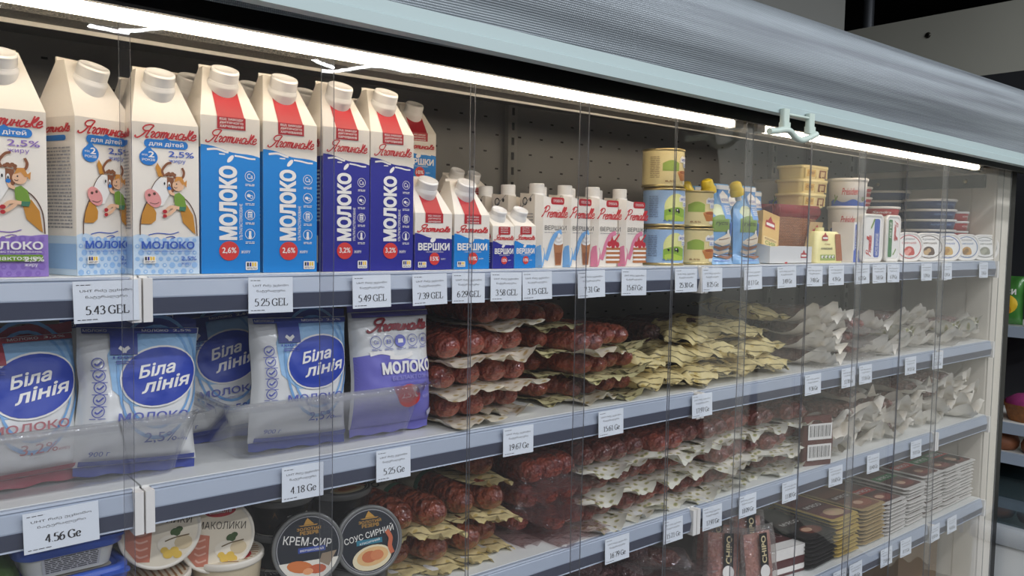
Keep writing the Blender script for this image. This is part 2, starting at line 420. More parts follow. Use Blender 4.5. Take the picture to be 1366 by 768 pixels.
for i, (x, y) in enumerate(CEIL_LAMPS):
    t = MB(); t.box(x-.63, x+.63, y-.08, y+.08, 3.075, 3.30, WHITE_PLASTIC)
    struct(t.build('ceiling_lamp_tray'))

# ================================================================== display refrigerator
X0, X1 = -.9, 2.47            # inside of the cabinet
BACK = .42
SHELF_Z = [CZ-.0500, CZ-.2705, CZ-.4785, CZ-.7150]
CASE = thing('display_refrigerator', 'long open-front display refrigerator with grey back panel and white end frame', 'refrigerator', (0, 0, 0))
CASE_IN = mat('cabinet_lining', (150, 148, 143), .4, var=.04, vscale=5)
CASE_DARK = mat('cabinet_dark', (42, 40, 40), .5)
FRAME_W = mat('frame_cream', (222, 214, 200), .45)
BLACK_M = mat('black_fascia', (10, 10, 11), .4)
# back panel with rows of little air slots
bm_ = bpy.data.materials.new('perforated_panel'); bm_.use_nodes = True
nt, b = nodes_of(bm_); b.inputs['Roughness'].default_value = .38; b.inputs['Metallic'].default_value = .25
tc = nt.nodes.new('ShaderNodeTexCoord'); sx = nt.nodes.new('ShaderNodeSeparateXYZ'); nt.links.new(tc.outputs['Object'], sx.inputs[0])
def mth(op, a, bb=None):
    n = nt.nodes.new('ShaderNodeMath'); n.operation = op
    for i, q in enumerate((a, bb)):
        if q is None: continue
        if isinstance(q, (int, float)): n.inputs[i].default_value = q
        else: nt.links.new(q, n.inputs[i])
    return n.outputs[0]
def slot_mask(period, width, src):
    fr = mth('FRACT', mth('DIVIDE', src, period)); return mth('LESS_THAN', mth('ABSOLUTE', mth('SUBTRACT', fr, .5)), width/period/2)
row = mth('FLOOR', mth('DIVIDE', sx.outputs[2], .034))
xs = mth('ADD', sx.outputs[0], mth('MULTIPLY', mth('MODULO', row, 2), .03))
msk = mth('MULTIPLY', slot_mask(.034, .0034, sx.outputs[2]), slot_mask(.06, .0085, xs))
mxr = nt.nodes.new('ShaderNodeMix'); mxr.data_type = 'RGBA'
mxr.inputs['A'].default_value = (*lin((140, 138, 136)), 1); mxr.inputs['B'].default_value = (*lin((14, 14, 14)), 1)
nt.links.new(msk, mxr.inputs['Factor']); nt.links.new(mxr.outputs['Result'], b.inputs['Base Color'])
part(MB().box(X0, X1+.03, BACK, BACK+.03, .45, CZ+.30, bm_), 'back_panel', CASE)
for x in (.14, 1.08, 2.02, 2.44):     # slotted uprights the shelves hook on
    q = MB()
    q.box(x-.012, x+.012, BACK-.014, BACK-.001, .5, CZ+.26, CASE_IN)
    for k in range(40): q.box(x-.003, x+.003, BACK-.0152, BACK-.0138, .52+k*.03, .535+k*.03, BLACK_M)
    part(q, 'shelf_upright', CASE)
# end wall and its frame
q = MB(); q.box(X1+.002, X1+.03, .0, BACK, .3, CZ+.205, mat('end_lining', (208, 200, 188), .45))
q.box(X1-.012, X1+.004, .03, BACK-.02, CZ+.150, CZ+.185, CASE_DARK)
q.box(X1-.006, X1+.004, .03, BACK-.02, CZ+.185, CZ+.2045, FRAME_W)
for y in (.08, .33): q.lathe([(0, 0), (.006, 0), (.005, .003), (0, .003)], CAN_RIM, 10, False, Matrix.Translation((X1-.012, y, CZ+.168)) @ Matrix.Rotation(-pi/2, 4, 'Y'))
part(q, 'end_wall', CASE)
q = MB(); q.loft([rrect(.10, .07, .008, z, 4, X1+.050, .036) for z in (.02, CZ+.2035)], FRAME_W, True, True)
q.box(X1+.040, X1+.043, -.0005, .003, .02, CZ+.203, CASE_IN)
part(q, 'end_frame', CASE)
part(MB().box(X1+.1015, X1+.138, .002, BACK+.03, .0, CZ+.26, BLACK_M), 'end_post', CASE)
# roof of the chilled space, honeycomb outlet and its pale lip
hc = bpy.data.materials.new('honeycomb_outlet'); hc.use_nodes = True
nt, b = nodes_of(hc); b.inputs['Roughness'].default_value = .6
v = nt.nodes.new('ShaderNodeTexVoronoi'); v.feature = 'DISTANCE_TO_EDGE'; v.inputs['Scale'].default_value = 260
r = nt.nodes.new('ShaderNodeValToRGB'); r.color_ramp.elements[0].position = .03; r.color_ramp.elements[1].position = .12
r.color_ramp.elements[0].color = (*lin((96, 92, 84)), 1); r.color_ramp.elements[1].color = (*lin((48, 46, 42)), 1)
tc = nt.nodes.new('ShaderNodeTexCoord'); nt.links.new(tc.outputs['Object'], v.inputs['Vector']); nt.links.new(v.outputs['Distance'], r.inputs['Fac']); nt.links.new(r.outputs['Color'], b.inputs['Base Color'])
q = MB(); q.box(X0, X1, .045, .083, CZ+.2065, CZ+.224, hc); tilt(part(q, 'air_outlet', CASE), .008)
q = MB(); q.box(X0, X1, .083, .086, CZ+.2025, CZ+.226, mat('outlet_lip', (205, 200, 190), .3)); tilt(part(q, 'outlet_lip', CASE), .006)
q = MB(); q.box(X0, X1+.03, .086, BACK+.03, CZ+.262, CZ+.30, CASE_DARK); q.box(X0, X1, .0862, .10, CZ+.225, CZ+.262, CASE_DARK); part(q, 'inner_roof', CASE)
# canopy: black fascia underneath the pale bar, box above
q = MB(); q.box(X0-.4, 3.1, -.068, -.060, CZ+.2019, CZ+.30, BLACK_M); q.box(X0-.4, 3.1, -.060, .0, CZ+.236, CZ+.25, BLACK_M)
q.box(X0-.4, 3.1, .0, .05, CZ+.226, CZ+.30, BLACK_M); tilt(part(q, 'fascia', CASE), .008)
q = MB(); q.box(X0-.4, 3.1, -.03, BACK+.03, CZ+.30, CZ+.36, CASE_DARK); part(q, 'canopy_box', CASE)
q = MB(); q.box(X0, X1+.1, -.045, BACK+.03, .0, .42, mat('plinth_grey', (120, 122, 126), .5)); q.box(X0, X1, -.02, BACK, .42, .44, SHELF_WHITE); part(q, 'base', CASE)
q = MB(); q.box(X0-.05, X0, -.045, BACK+.03, .0, CZ+.30, FRAME_W); part(q, 'side_wall', CASE)
# LED tubes (part of the cabinet)
led_m = mat('led_tube_glow', (255, 255, 255), .5)
nt, b = nodes_of(led_m); b.inputs['Emission Color'].default_value = (*LED_COLOR, 1); b.inputs['Emission Strength'].default_value = LED_STRENGTH
for k, (xa, xb) in enumerate(((-.55, 1.21), (1.30, 2.245))):
    q = MB(); q.loft([[(x, -.029+.0085*cos(a), CZ+.2028+.0070*sin(a)) for a in [2*pi*i/14 for i in range(14)]] for x in (xa, xb)], led_m)
    t = tilt(part(q, 'light_tube', CASE), .008)
    h = MB(); h.box(xa-.02, xb+.02, -.041, -.012, CZ+.2105, CZ+.236, CASE_IN)
    for xe in (xa-.012, xb+.012): h.box(xe-.012, xe+.012, -.038, -.016, CZ+.1950, CZ+.2105, CASE_IN)
    part(h, 'tube_holder', t)

# ------------------------------------------------------------------ night blind above the opening
weave = bpy.data.materials.new('blind_weave'); weave.use_nodes = True
nt, b = nodes_of(weave); b.inputs['Roughness'].default_value = .45; b.inputs['Metallic'].default_value = .35
tc = nt.nodes.new('ShaderNodeTexCoord'); mp = nt.nodes.new('ShaderNodeMapping'); nt.links.new(tc.outputs['UV'], mp.inputs[0])
def wav(axis, sc):
    w = nt.nodes.new('ShaderNodeTexWave'); w.bands_direction = axis; w.inputs['Scale'].default_value = sc; w.inputs['Distortion'].default_value = .6
    w.inputs['Detail'].default_value = 1; w.inputs['Detail Scale'].default_value = .4
    nt.links.new(tc.outputs['Object'], w.inputs['Vector']); return w.outputs['Fac']
wx = wav('X', 150); wz = wav('Z', 120)
ad = nt.nodes.new('ShaderNodeMath'); ad.operation = 'MULTIPLY'; nt.links.new(wx, ad.inputs[0]); nt.links.new(wz, ad.inputs[1])
sn = nt.nodes.new('ShaderNodeTexNoise'); sn.inputs['Scale'].default_value = 1; sn.inputs['Detail'].default_value = 5
ms = nt.nodes.new('ShaderNodeMapping'); ms.inputs['Scale'].default_value = (1.2, 30, 55); nt.links.new(tc.outputs['Object'], ms.inputs[0]); nt.links.new(ms.outputs[0], sn.inputs['Vector'])
r = nt.nodes.new('ShaderNodeValToRGB'); r.color_ramp.elements[0].position = .30; r.color_ramp.elements[1].position = .72
r.color_ramp.elements[0].color = (*lin((128, 134, 142)), 1); r.color_ramp.elements[1].color = (*lin((190, 198, 206)), 1)
nt.links.new(sn.outputs['Fac'], r.inputs['Fac'])
mx = nt.nodes.new('ShaderNodeMix'); mx.data_type = 'RGBA'; mx.blend_type = 'MULTIPLY'
r2 = nt.nodes.new('ShaderNodeValToRGB'); r2.color_ramp.elements[0].color = (.50, .51, .53, 1); r2.color_ramp.elements[1].color = (1, 1, 1, 1); r2.color_ramp.elements[1].position = .5
nt.links.new(ad.outputs[0], r2.inputs['Fac']); mx.inputs['Factor'].default_value = .75
nt.links.new(r.outputs['Color'], mx.inputs['A']); nt.links.new(r2.outputs['Color'], mx.inputs['B']); nt.links.new(mx.outputs['Result'], b.inputs['Base Color'])
bp = nt.nodes.new('ShaderNodeBump'); bp.inputs['Strength'].default_value = .5; bp.inputs['Distance'].default_value = .002; nt.links.new(ad.outputs[0], bp.inputs['Height']); nt.links.new(bp.outputs['Normal'], b.inputs['Normal'])
BLIND = thing('night_blind', 'rolled silver woven night blind along the top of the refrigerator', 'blind', (0, 0, CZ))
q = MB(); prof = [(-.100, .215), (-.103, .235)]
for k in range(25):
    a = radians(-150-(k/24)*150)           # from the bar, forward and over the top
    prof.append((-.040+.092*cos(a), .312+.088*sin(a)))
q.loft([[(x, y, z) for y, z in prof] for x in [X0-.4+i*.25 for i in range(17)]], weave, False, True, False)
roll = part(q, 'rolled_fabric', BLIND)
mint = mat('bar_mint', (168, 184, 186), .4)
q = MB(); q.loft([[(x, y, z) for y, z in ((-.124, .2115), (-.124, .2250), (-.121, .2270), (-.110, .2270), (-.107, .2250), (-.107, .2115))] for x in (X0-.4, 3.1)], mint, True, False)
q.loft([[(x, y, z) for y, z in ((-.1165, .227), (-.1165, .243), (-.1135, .243), (-.1135, .227))] for x in (X0-.4, 3.1)], mint, True, False)
TB = Matrix.Translation((.79, 0, .2115)) @ Matrix.Rotation(.0145, 4, 'Y') @ Matrix.Translation((-.79, 0, -.2115))
bar = part(q, 'bottom_bar', BLIND); bar.matrix_basis = TB
hm = mat('handle_mint', (190, 204, 196), .45)
q = MB()
for px in (1047, 1081):
    p = at(px, 160, -.13)
    q.loft([rrect(.017, .010, .003, z, 3, p.x, -.1295) for z in (.188, .212)], hm)
    q.loft([rrect(.020, .012, .003, z, 3, p.x, -.1300) for z in (.178, .190)], hm)
hp = [at(px, py, -.137)-Vector((0, 0, CZ)) for px, py in ((1026, 175), (1036, 174.5), (1046, 173), (1054, 175), (1061, 183), (1069, 187), (1079, 184), (1089, 179))]
q.tube([Vector(p) for p in crom([tuple(a) [:2] for a in hp], 4)] if False else [hp[0].lerp(hp[1], 0)]+[Vector((crom([(h.x, h.z) for h in hp], 4)[i][0], -.137, crom([(h.x, h.z) for h in hp], 4)[i][1])) for i in range(1, 29)], .0052, hm, 10)
q.tube([(at(1050, 168, -.13).x, -.131, .204), (at(1078, 168, -.13).x, -.131, .204)], .0022, hm, 6)
part(q, 'pull_handle', BLIND)

# ------------------------------------------------------------------ shelves
JOINTS = [-.69, .245, 1.168, 2.13, X1-.004]
WHERE = ['leftmost section', 'left middle section', 'right middle section', 'short right end section']
LEVEL = ['top shelf', 'second shelf from the top', 'third shelf from the top', 'lowest visible shelf']
rail_prof = [(-.001, -.001), (-.007, -.001), (-.0085, -.003), (-.0075, -.0045), (-.0088, -.006), (-.0128, -.0210), (-.0128, -.0220), (-.0095, -.0395), (-.0105, -.041), (-.001, -.041)]
for li, z in enumerate(SHELF_Z):
    for k in range(4):
        a, c = JOINTS[k]+.001, JOINTS[k+1]-.001
        who = ['milk cartons', 'milk pouches', 'sauce tubs', 'sausages'][li]
        t = thing('shelf', 'white shelf with grey price rail, %s, %s' % (WHERE[k], LEVEL[li]), 'shelf', (0, 0, z))
        q = MB(); q.box(a, c, -.001, BACK-.016, -.022, 0, SHELF_WHITE); part(q, 'deck', t)
        q = MB(); q.loft([[(x, y, zz) for y, zz in rail_prof] for x in (a+.008, c-.008)], RAIL, True, False)
        rl = part(q, 'price_rail', t)
        q = MB(); q.loft([[(x, y, zz) for y, zz in ((-.0131, -.0225), (-.0099, -.0392), (-.0080, -.0392), (-.0100, -.0225))] for x in (a+.008, c-.008)], RAIL_REFLECT, True, False); part(q, 'rail_reflection', rl)  # dark strip painting the floor's reflection on the rail's lower half
        for xe, sgn in ((a, 1), (c, -1)):
            q = MB(); q.box(min(xe, xe+.009*sgn), max(xe, xe+.009*sgn), -.0165, .004, -.047, -.002, WHITE_PLASTIC); part(q, 'end_cap', t)

# ------------------------------------------------------------------ clear strip curtain
STRIP = clear('curtain_clear', (249, 249, 250), .0, .015, haze=.010, hazecol=(205, 206, 210), ior=1.45)
EDGE = clear('curtain_edge', (150, 150, 156), .06, .2, haze=.35, hazecol=(150, 152, 158))
ord_ = ['leftmost', 'second from the left', 'third from the left', 'fourth from the left', 'fifth from the left', 'sixth from the left', 'sixth from the right', 'fifth from the right', 'fourth from the right', 'third from the right', 'second from the right', 'rightmost']
EX = [.030]+[at(px, py, -.05).x for px, py in ((172, 25), (441.5, 75), (634.5, 115), (783, 138), (905, 158), (1002, 172), (1084, 190), (1152, 205), (1211.5, 215), (1263, 225))]+[at(1351, 228, -.05).x]
for k in range(11):
    xa, xb = EX[k]-.011, EX[k+1]+.001
    y0 = -.0555 if k % 2 else -.0495
    seed = k*3.7
    amp = .0018+.0016*((k*37) % 5)/5
    q = MB(); nx, nz = 14, 60; zt, zb = CZ+.2255, .50
    def wob(u, w):
        z = zt+(zb-zt)*w; x = xa+(xb-xa)*u
        d = min(1, w*5)
        y = y0+amp*d*(mnoise.noise((x*7+seed, z*2.2, seed))+.5*mnoise.noise((x*16, z*5+seed, 1.5)))+.0022*d*((u-.5)**2*4-.4)*sin(seed*2+z*1.7)
        x += .004*d*(mnoise.noise((seed, z*1.5, 4.))) if w > .02 else 0
        return x, y, z
    T = .0022; n1 = (nx+1)*(nz+1)
    V = [wob(i/nx, j/nz) for j in range(nz+1) for i in range(nx+1)]
    Fq = [(j*(nx+1)+i, j*(nx+1)+i+1, (j+1)*(nx+1)+i+1, (j+1)*(nx+1)+i) for j in range(nz) for i in range(nx)]
    q.add(V, Fq, STRIP, True); q.add([(x, y+T, z) for x, y, z in V], [f[::-1] for f in Fq], STRIP, True)
    for i in (0, nx):
        q.add([V[j*(nx+1)+i] for j in range(nz+1)]+[(V[j*(nx+1)+i][0], V[j*(nx+1)+i][1]+T, V[j*(nx+1)+i][2]) for j in range(nz+1)], [(j, j+1, nz+2+j, nz+1+j) for j in range(nz)], EDGE, True)
    o = q.build('curtain_strip'); o.name = 'curtain_strip'
    tag(o, 'clear plastic curtain strip hanging in front of the shelves, %s' % ord_[k if k < 6 else k+1], 'plastic strip', 'clear curtain strips')
# ================================================================== top shelf: cartons
T1 = SHELF_Z[0]+.0004
RED = ink((196, 38, 44)); RED2 = ink((178, 28, 38)); BLUE = ink((18, 116, 196)); NAVY = ink((34, 36, 140)); SKY = ink((10, 128, 206)); LILAC = ink((150, 122, 196)); WHITE = ink((238, 234, 228))
DOTB = ink((150, 186, 226)); PALEB = ink((196, 216, 234)); LEAF = ink((112, 150, 48)); PINK = ink((226, 150, 146)); TAN_ = ink((196, 134, 40)); BROWN = ink((132, 78, 44)); SKIN = ink((232, 186, 150)); BLACK_I = ink((34, 32, 34)); YEL = ink((240, 196, 60)); GREYI = ink((150, 148, 150)); OUT = ink((92, 62, 48))
TOMATO = ink((212, 56, 50))
def cap_mb(r=.0145, h=.0155, tx=None):
    q = MB()
    q.lathe([(r*1.02, -.011), (r*1.10, -.001), (r*1.10, .0015), (r*1.03, .0030), (r*1.03, .0045)], WHITE_PLASTIC, 32)
    q.lathe([(r, .0045), (r, h-.0022)], WHITE_PLASTIC, 72, False, None, True, .045)
    q.lathe([(r, h-.0022), (r*.93, h), (r*.86, h), (r*.83, h-.0007), (0, h-.0007)], WHITE_PLASTIC, 36, False)
    return q
def carton(label, Wd, Dp, H, G, draw, side=None, top_t=.66, capr=.0156, nar=.46, flat=False, cap_u=.5, board=WHITE_BOARD, cat='carton'):
    """gable carton: thing > body (print included), cap. origin at the middle of the front bottom edge"""
    t = thing('milk_carton', label, cat)
    q = MB(); w = Wd/2; wt = w*(1-nar); yt = Dp*.55; yb = Dp*.74
    V = [(-w, 0, 0), (w, 0, 0), (w, Dp, 0), (-w, Dp, 0), (-w, 0, H), (w, 0, H), (w, Dp, H), (-w, Dp, H), (-wt, yt, H+G), (wt, yt, H+G), (wt, yb, H+G), (-wt, yb, H+G)]
    q.add(V, [(0, 1, 5, 4), (1, 2, 6, 5), (2, 3, 7, 6), (3, 0, 4, 7), (4, 5, 9, 8), (6, 7, 11, 10), (5, 6, 10, 9), (7, 4, 8, 11), (8, 9, 10, 11), (0, 3, 2, 1)], board)
    q.box(-wt, wt, yb-.001, yb+.001, H+G-.001, H+G+.004, board)      # folded seam
    ln = sqrt(yt*yt+G*G); ny, nz = -G/ln, yt/ln
    def fm(u, v, k):
        if v <= 1: return ((u-.5)*Wd, -.00018*k, v*H)
        tt = v-1; return ((u-.5)*Wd*(1-nar*tt), yt*tt+ny*.00018*k, H+G*tt+nz*.00018*k)
    p = pr(q, fm); draw(p, Wd/H)
    ls = pr(q, lambda u, v, k: (-w-.00018*k, Dp*(1-u), v*H))
    if side: side(ls, Dp/H)
    part(q, 'carton_body', t)
    c = cap_mb(capr, capr*1.1)
    mxx = Matrix.Translation(((cap_u-.5)*Wd*(1-nar*top_t), yt*top_t+ny*.001, H+G*top_t+nz*.001)) @ Matrix.Rotation(radians(27), 4, 'X')
    c2 = MB()
    c2.slots = c.slots; c2.v = [tuple(mxx @ Vector(a)) for a in c.v]; c2.f = c.f; c2.m = c.m; c2.sm = c.sm
    part(c2, 'screw_cap', t)
    return t
def small_lines(p, u0, u1, v0, v1, n, m, rnd=None):
    rr = random.Random(n*13+int(u0*100))
    for i in range(n):
        a = v0+(v1-v0)*i/n; b = a+(v1-v0)/n*.45
        u = u0
        while u < u1:
            e = min(u1, u+rr.uniform(.03, .12)); p.rect(u, e, a, b, m); u = e+rr.uniform(.012, .02)
def flag_icon(p, u0, u1, v0, v1):
    p.rrect(u0, u1, v0, v1, (u1-u0)*.1, (v1-v0)*.1, WHITE).up()
    d = (u1-u0)
    for i in range(4): p.rect(u0+d*(.1+.21*i), u0+d*(.1+.21*i+.15), v0+(v1-v0)*.42, v0+(v1-v0)*.88, [BLACK_I, NAVY, YEL, YEL][i])
    small_lines(p, u0+d*.1, u1-d*.1, v0+(v1-v0)*.12, v0+(v1-v0)*.34, 2, BLACK_I); p.k -= 1
def wave_top(n, fn, v0, u0=0., u1=1.):
    return [(u0+(u1-u0)*i/n, fn(i/n)) for i in range(n+1)]+[(u1, v0), (u0, v0)]
def band(p, fn, v0, m, n=24, u0=0., u1=1.):
    if p.maxlen:
        nv = 10; v = [(u0+(u1-u0)*i/n, v0+(fn(i/n)-v0)*j/nv) for j in range(nv+1) for i in range(n+1)]
        return p.tris(v, [(j*(n+1)+i, j*(n+1)+i+1, (j+1)*(n+1)+i+1, (j+1)*(n+1)+i) for j in range(nv) for i in range(n)], m)
    v = []
    for i in range(n+1): u = u0+(u1-u0)*i/n; v += [(u, v0), (u, fn(i/n))]
    p.tris(v, [(2*i, 2*i+2, 2*i+3, 2*i+1) for i in range(n)], m)
def cow(p, a):
    """a plain farm cow with a child leaning on its shoulder"""
    E = lambda cu, cv, ru, rv, m, rot=0: p.ell(cu, cv, ru, rv*a, m, 18, rot)
    # body outline
    p.stroke([(.10, .262), (.11, .36), (.19, .47), (.28, .50)], .016, .016*a, OUT); p.stroke([(.62, .53), (.80, .50), (.93, .40), (.96, .262)], .016, .016*a, OUT)
    p.up(); p.poly([(.115, .335), (.13, .40), (.20, .47), (.28, .46), (.34, .41), (.33, .36), (.26, .335)], TAN_)
    p.poly([(.70, .43), (.80, .47), (.90, .40), (.935, .27), (.88, .29), (.74, .35)], TAN_).up()
    # head
    p.poly([(.30, .60), (.42, .65), (.54, .63), (.56, .55), (.44, .46), (.32, .45), (.22, .50)], WHITE); p.up()
    p.stroke([(.22, .52), (.32, .61), (.42, .655)], .012, .012*a, OUT)
    p.poly([(.50, .65), (.60, .645), (.62, .57), (.57, .53), (.50, .57)], BROWN)
    p.poly([(.33, .71), (.36, .74), (.43, .69), (.44, .645), (.37, .65)], TAN_)
    for pts in ([(.46, .655), (.43, .69), (.50, .735), (.57, .745)], [(.60, .65), (.72, .645), (.76, .68), (.73, .715)]): p.stroke(pts, .036, .036*a, BROWN)
    for k in range(5): p.ell(.50+.028*k, .665+.008*(k % 2), .03, .026*a, BROWN, 10)
    p.up(); E(.29, .505, .125, .062*2.1, PINK, -.2); p.up()
    E(.235, .525, .022, .022, OUT); E(.31, .535, .022, .022, OUT); p.stroke([(.24, .475), (.32, .468), (.38, .48)], .01, .01*a, OUT)
    E(.455, .61, .024, .045, WHITE); E(.53, .60, .02, .04, WHITE); p.up(); E(.46, .605, .012, .024, BLACK_I); E(.53, .595, .011, .022, BLACK_I)
    # child
    E(.665, .595, .088, .085, SKIN); p.up(); p.poly([(.60, .615), (.64, .655), (.72, .655), (.77, .61), (.73, .60), (.68, .63)], ink((206, 140, 60)))
    p.poly([(.74, .61), (.80, .635), (.79, .585)], ink((206, 140, 60)))
    p.poly([(.60, .535), (.68, .55), (.76, .52), (.79, .455), (.66, .445), (.61, .47)], LEAF)
    p.poly([(.62, .455), (.79, .455), (.77, .425), (.68, .428)], ink((60, 120, 90)))
    p.stroke([(.61, .535), (.55, .545), (.53, .575)], .045, .045*a, SKIN); p.stroke([(.68, .445), (.55, .45), (.48, .425)], .05, .05*a, SKIN)
    p.stroke([(.62, .44), (.53, .405), (.47, .395)], .045, .045*a, SKIN); p.up(); E(.46, .42, .035, .03, RED2); E(.46, .39, .032, .028, RED2)
    E(.53, .575, .03, .028, BLUE); p.stroke([(.60, .585), (.63, .578), (.65, .585)], .009, .009*a, OUT); E(.64, .605, .01, .012, BLACK_I)
def kid_front(main, wave, dots, chip, chip_txt, blob):
    def draw(p, a):
        rr = random.Random(5)
        band(p, lambda t: .245+.012*sin(t*7+1)+.012*max(0, sin(t*12)), 0, wave, 30); p.up()
        for i in range(9):
            for j in range(6):
                u = .06+.115*i+(.055 if j % 2 else 0); v = .02+.042*j
                if u > .97: continue
                r_ = .034 if (i+j*2) % 3 else .046
                p.ell(u, v, r_, r_*a, dots, 12)
                if (i+j) % 3 == 1: p.k += 1; p.ell(u, v, r_*.5, r_*.5*a, wave, 10); p.k -= 1
        p.stroke([(.22, .262), (.36, .275), (.55, .27), (.68, .285)], .014, .014*a, main); p.stroke([(.48, .245), (.56, .255), (.62, .248), (.56, .24)], .012, .012*a, main)
        p.script('Яготинське', .04, .96, .895, .985, RED, .022, .022*a, 0.)
        p.rrect(.17, .83, .838, .892, .06, .027, BLUE); p.poly([(.44, .89), (.50, .908), (.56, .89)], BLUE); p.up()
        p.text('для дітей', .24, .76, .846, .880, WHITE, .012)
        p.ell(.235, .772, .135, .135*a*.9, blob, 20); p.poly([(.13, .80), (.235, .852), (.33, .80)], blob); p.up()
        if chip == 2: p.text('від', .14, .22, .78, .796, WHITE); p.text('2', .23, .32, .772, .812, WHITE, .02); p.text('РОКІВ', .14, .33, .748, .764, WHITE, .01)
        else: p.text('без', .14, .33, .785, .805, WHITE); p.text('ЛАКТОЗИ', .12, .36, .752, .775, WHITE, .01)
        p.text('2,5%', .53, .92, .778, .822, main, .015); p.text('жиру', .53, .79, .738, .766, main, .005)
        cow(p, a); p.k = 12
        if chip == 2:
            p.text('МОЛОКО', .11, .91, .172, .222, NAVYB, .03); p.text('ультрапастеризоване вітамінізоване', .12, .91, .148, .163, NAVYB)
        else:
            p.text('МОЛОКО', .11, .93, .165, .215, WHITE, .03); p.text('ультрапастеризоване', .12, .91, .143, .157, WHITE); p.rrect(.10, .93, .095, .135, .03, .01, LEAF); p.up(); p.text('безлактозне', .18, .86, .102, .128, WHITE, .01)
        flag_icon(p, .14, .32, .075, .125) if chip == 2 else None
        p.text('2,5%', .70, .94, .088, .122, main if chip == 2 else WHITE, .01); p.text('жиру', .70, .86, .058, .08, main if chip == 2 else WHITE)
    return draw
NAVYB = ink((52, 88, 178))
def kid_side(wave, dots, main):
    def s(p, a):
        p.rect(0, 1, 0, .25, wave).up(); p.rect(.0, 1., .04, .2, dots)
        p.script('Яготинське', .1, .9, .90, .97, RED, .02, .02*a); p.rrect(.2, .8, .85, .885, .05, .015, BLUE)
        small_lines(p, .08, .92, .30, .82, 24, GREYI)
    return s
kd = Proto(carton('x', .068, .068, .158, .060, kid_front(NAVYB, PALEB, DOTB, 2, '', BLUE), kid_side(PALEB, DOTB, NAVYB)))
kid_l = 'white cow-print milk carton with pale blue dotted base, '
kd.put((.2215, .020, T1), kid_l+'its side turned to view', 'blue dotted children\'s milk cartons', (0, 0, radians(23)))
kd.put((.2765, .006, T1), kid_l+'beside the blue cartons', 'blue dotted children\'s milk cartons', (0, 0, radians(1)))
kd.put((.2820, .085, T1), kid_l+'standing behind the others', 'blue dotted children\'s milk cartons')
kp = Proto(carton('x', .070, .068, .158, .060, kid_front(ink((134, 106, 178)), LILAC, ink((134, 104, 184)), 1, '', LEAF), kid_side(LILAC, ink((134, 104, 184)), NAVYB)))
kp.put((.1300, .006, T1), 'white children\'s milk carton with cow drawing and violet base at the left edge', None, (0, 0, radians(0)))

def milk_front(main, pct):
    def draw(p, a):
        band(p, lambda t: .815-.062*t+.006*sin(t*9), 0, main, 28); p.up()
        # milk splash fingers
        for pts, w in (([(.10, .785), (.26, .792), (.40, .778), (.46, .776)], .035), ([(.56, .757), (.70, .752), (.82, .744), (.92, .744)], .028), ([(.30, .762), (.40, .762)], .02)): p.stroke(pts, w, w*a, WHITE)
        p.ell(.49, .735, .06, .045*a, WHITE, 14, .3); p.up()
        # red tab from the gable down over the crease
        p.poly([(.27, 1.0), (.73, 1.0), (.82, 1.75), (.66, 1.985), (.34, 1.985), (.18, 1.75)], RED2); p.rect(.27, .75, .922, 1.0, RED2); p.up()
        for i, s_ in enumerate(('ВІД ЗАВОДУ', 'ДИТЯЧОГО', 'ХАРЧУВАННЯ')): p.text(s_, .31, .71, [.976, .954, .932][i], [.976, .954, .932][i]+.016, WHITE, .02)
        p.script('Яготинське', .08, .94, .830, .915, RED, .02, .02*a)
        p.text('МОЛОКО', .29, .60, .215, .69, WHITE, .055, 0, 90); p.text('УЛЬТРАПАСТЕРИЗОВАНЕ', .635, .69, .215, .45, WHITE, .01, 0, 90)
        for i in range(4):
            v = .63-.125*i
            p.ring(.82, v, .088, .088*a, .10, WHITE)
            if i == 0: p.text('Ca', .77, .87, v-.016, v+.018, WHITE, .01)
            elif i == 1: p.ell(.80, v, .035, .02*a*1.4, WHITE, 10); p.ring(.845, v-.008, .03, .03*a, .3, WHITE)
            elif i == 2: p.rect(.78, .86, v-.022, v+.022, WHITE); p.up(); small_lines(p, .79, .85, v-.018, v+.018, 3, main); p.k -= 1
            else: p.stroke([(.82, v-.028), (.82, v+.02)], .04, .04*a, WHITE); p.ell(.82, v-.02, .03, .03*a, WHITE, 10)
            small_lines(p, .74, .90, v-.062, v-.045, 2, WHITE)
        p.ell(.46, .145, .17, .17*a*.95, TOMATO, 22); p.up(); p.text(pct, .34, .58, .125, .168, WHITE, .015); p.text('ЖИРУ', .66, .82, .128, .148, WHITE, .01)
        flag_icon(p, .74, .95, .02, .075)
    return draw
def milk_side(main):
    def s(p, a):
        p.rect(0, 1, 0, .80, main).up(); small_lines(p, .1, .9, .35, .72, 14, PALEB); p.script('Яготинське', .1, .9, .86, .93, RED, .02, .02*a); p.rect(.15, .85, .06, .25, WHITE); p.up()
        for i in range(14): p.rect(.2+.04*i, .2+.04*i+.015+(.01 if i % 3 else 0), .08, .23, BLACK_I)
    return s
lb = Proto(carton('x', .0662, .066, .172, .058, milk_front(SKY, '2,6%'), milk_side(SKY)))
ml = 'milk carton with red tab, '
G1, G2 = 'light blue milk cartons', 'dark blue milk cartons'
lb.put((.3455, .006, T1), 'light blue '+ml+'first of two in front, beside the cow carton', G1)
lb.put((.4155, .006, T1), 'light blue '+ml+'front row, touching the dark blue ones', G1)
lb.put((.3330, .078, T1), 'light blue '+ml+'half hidden behind the first light blue one', G1)
lb.put((.4050, .078, T1), 'light blue '+ml+'half hidden behind the second light blue one', G1)
db = Proto(carton('x', .0630, .066, .173, .057, milk_front(NAVY, '3,2%'), milk_side(NAVY)))
db.put((.4880, .006, T1), 'dark blue '+ml+'front row, beside the light blue ones', G2)
db.put((.5525, .006, T1), 'dark blue '+ml+'front row, beside the small cream carton', G2)
db.put((.4770, .078, T1), 'dark blue '+ml+'behind the left one of the front row', G2)
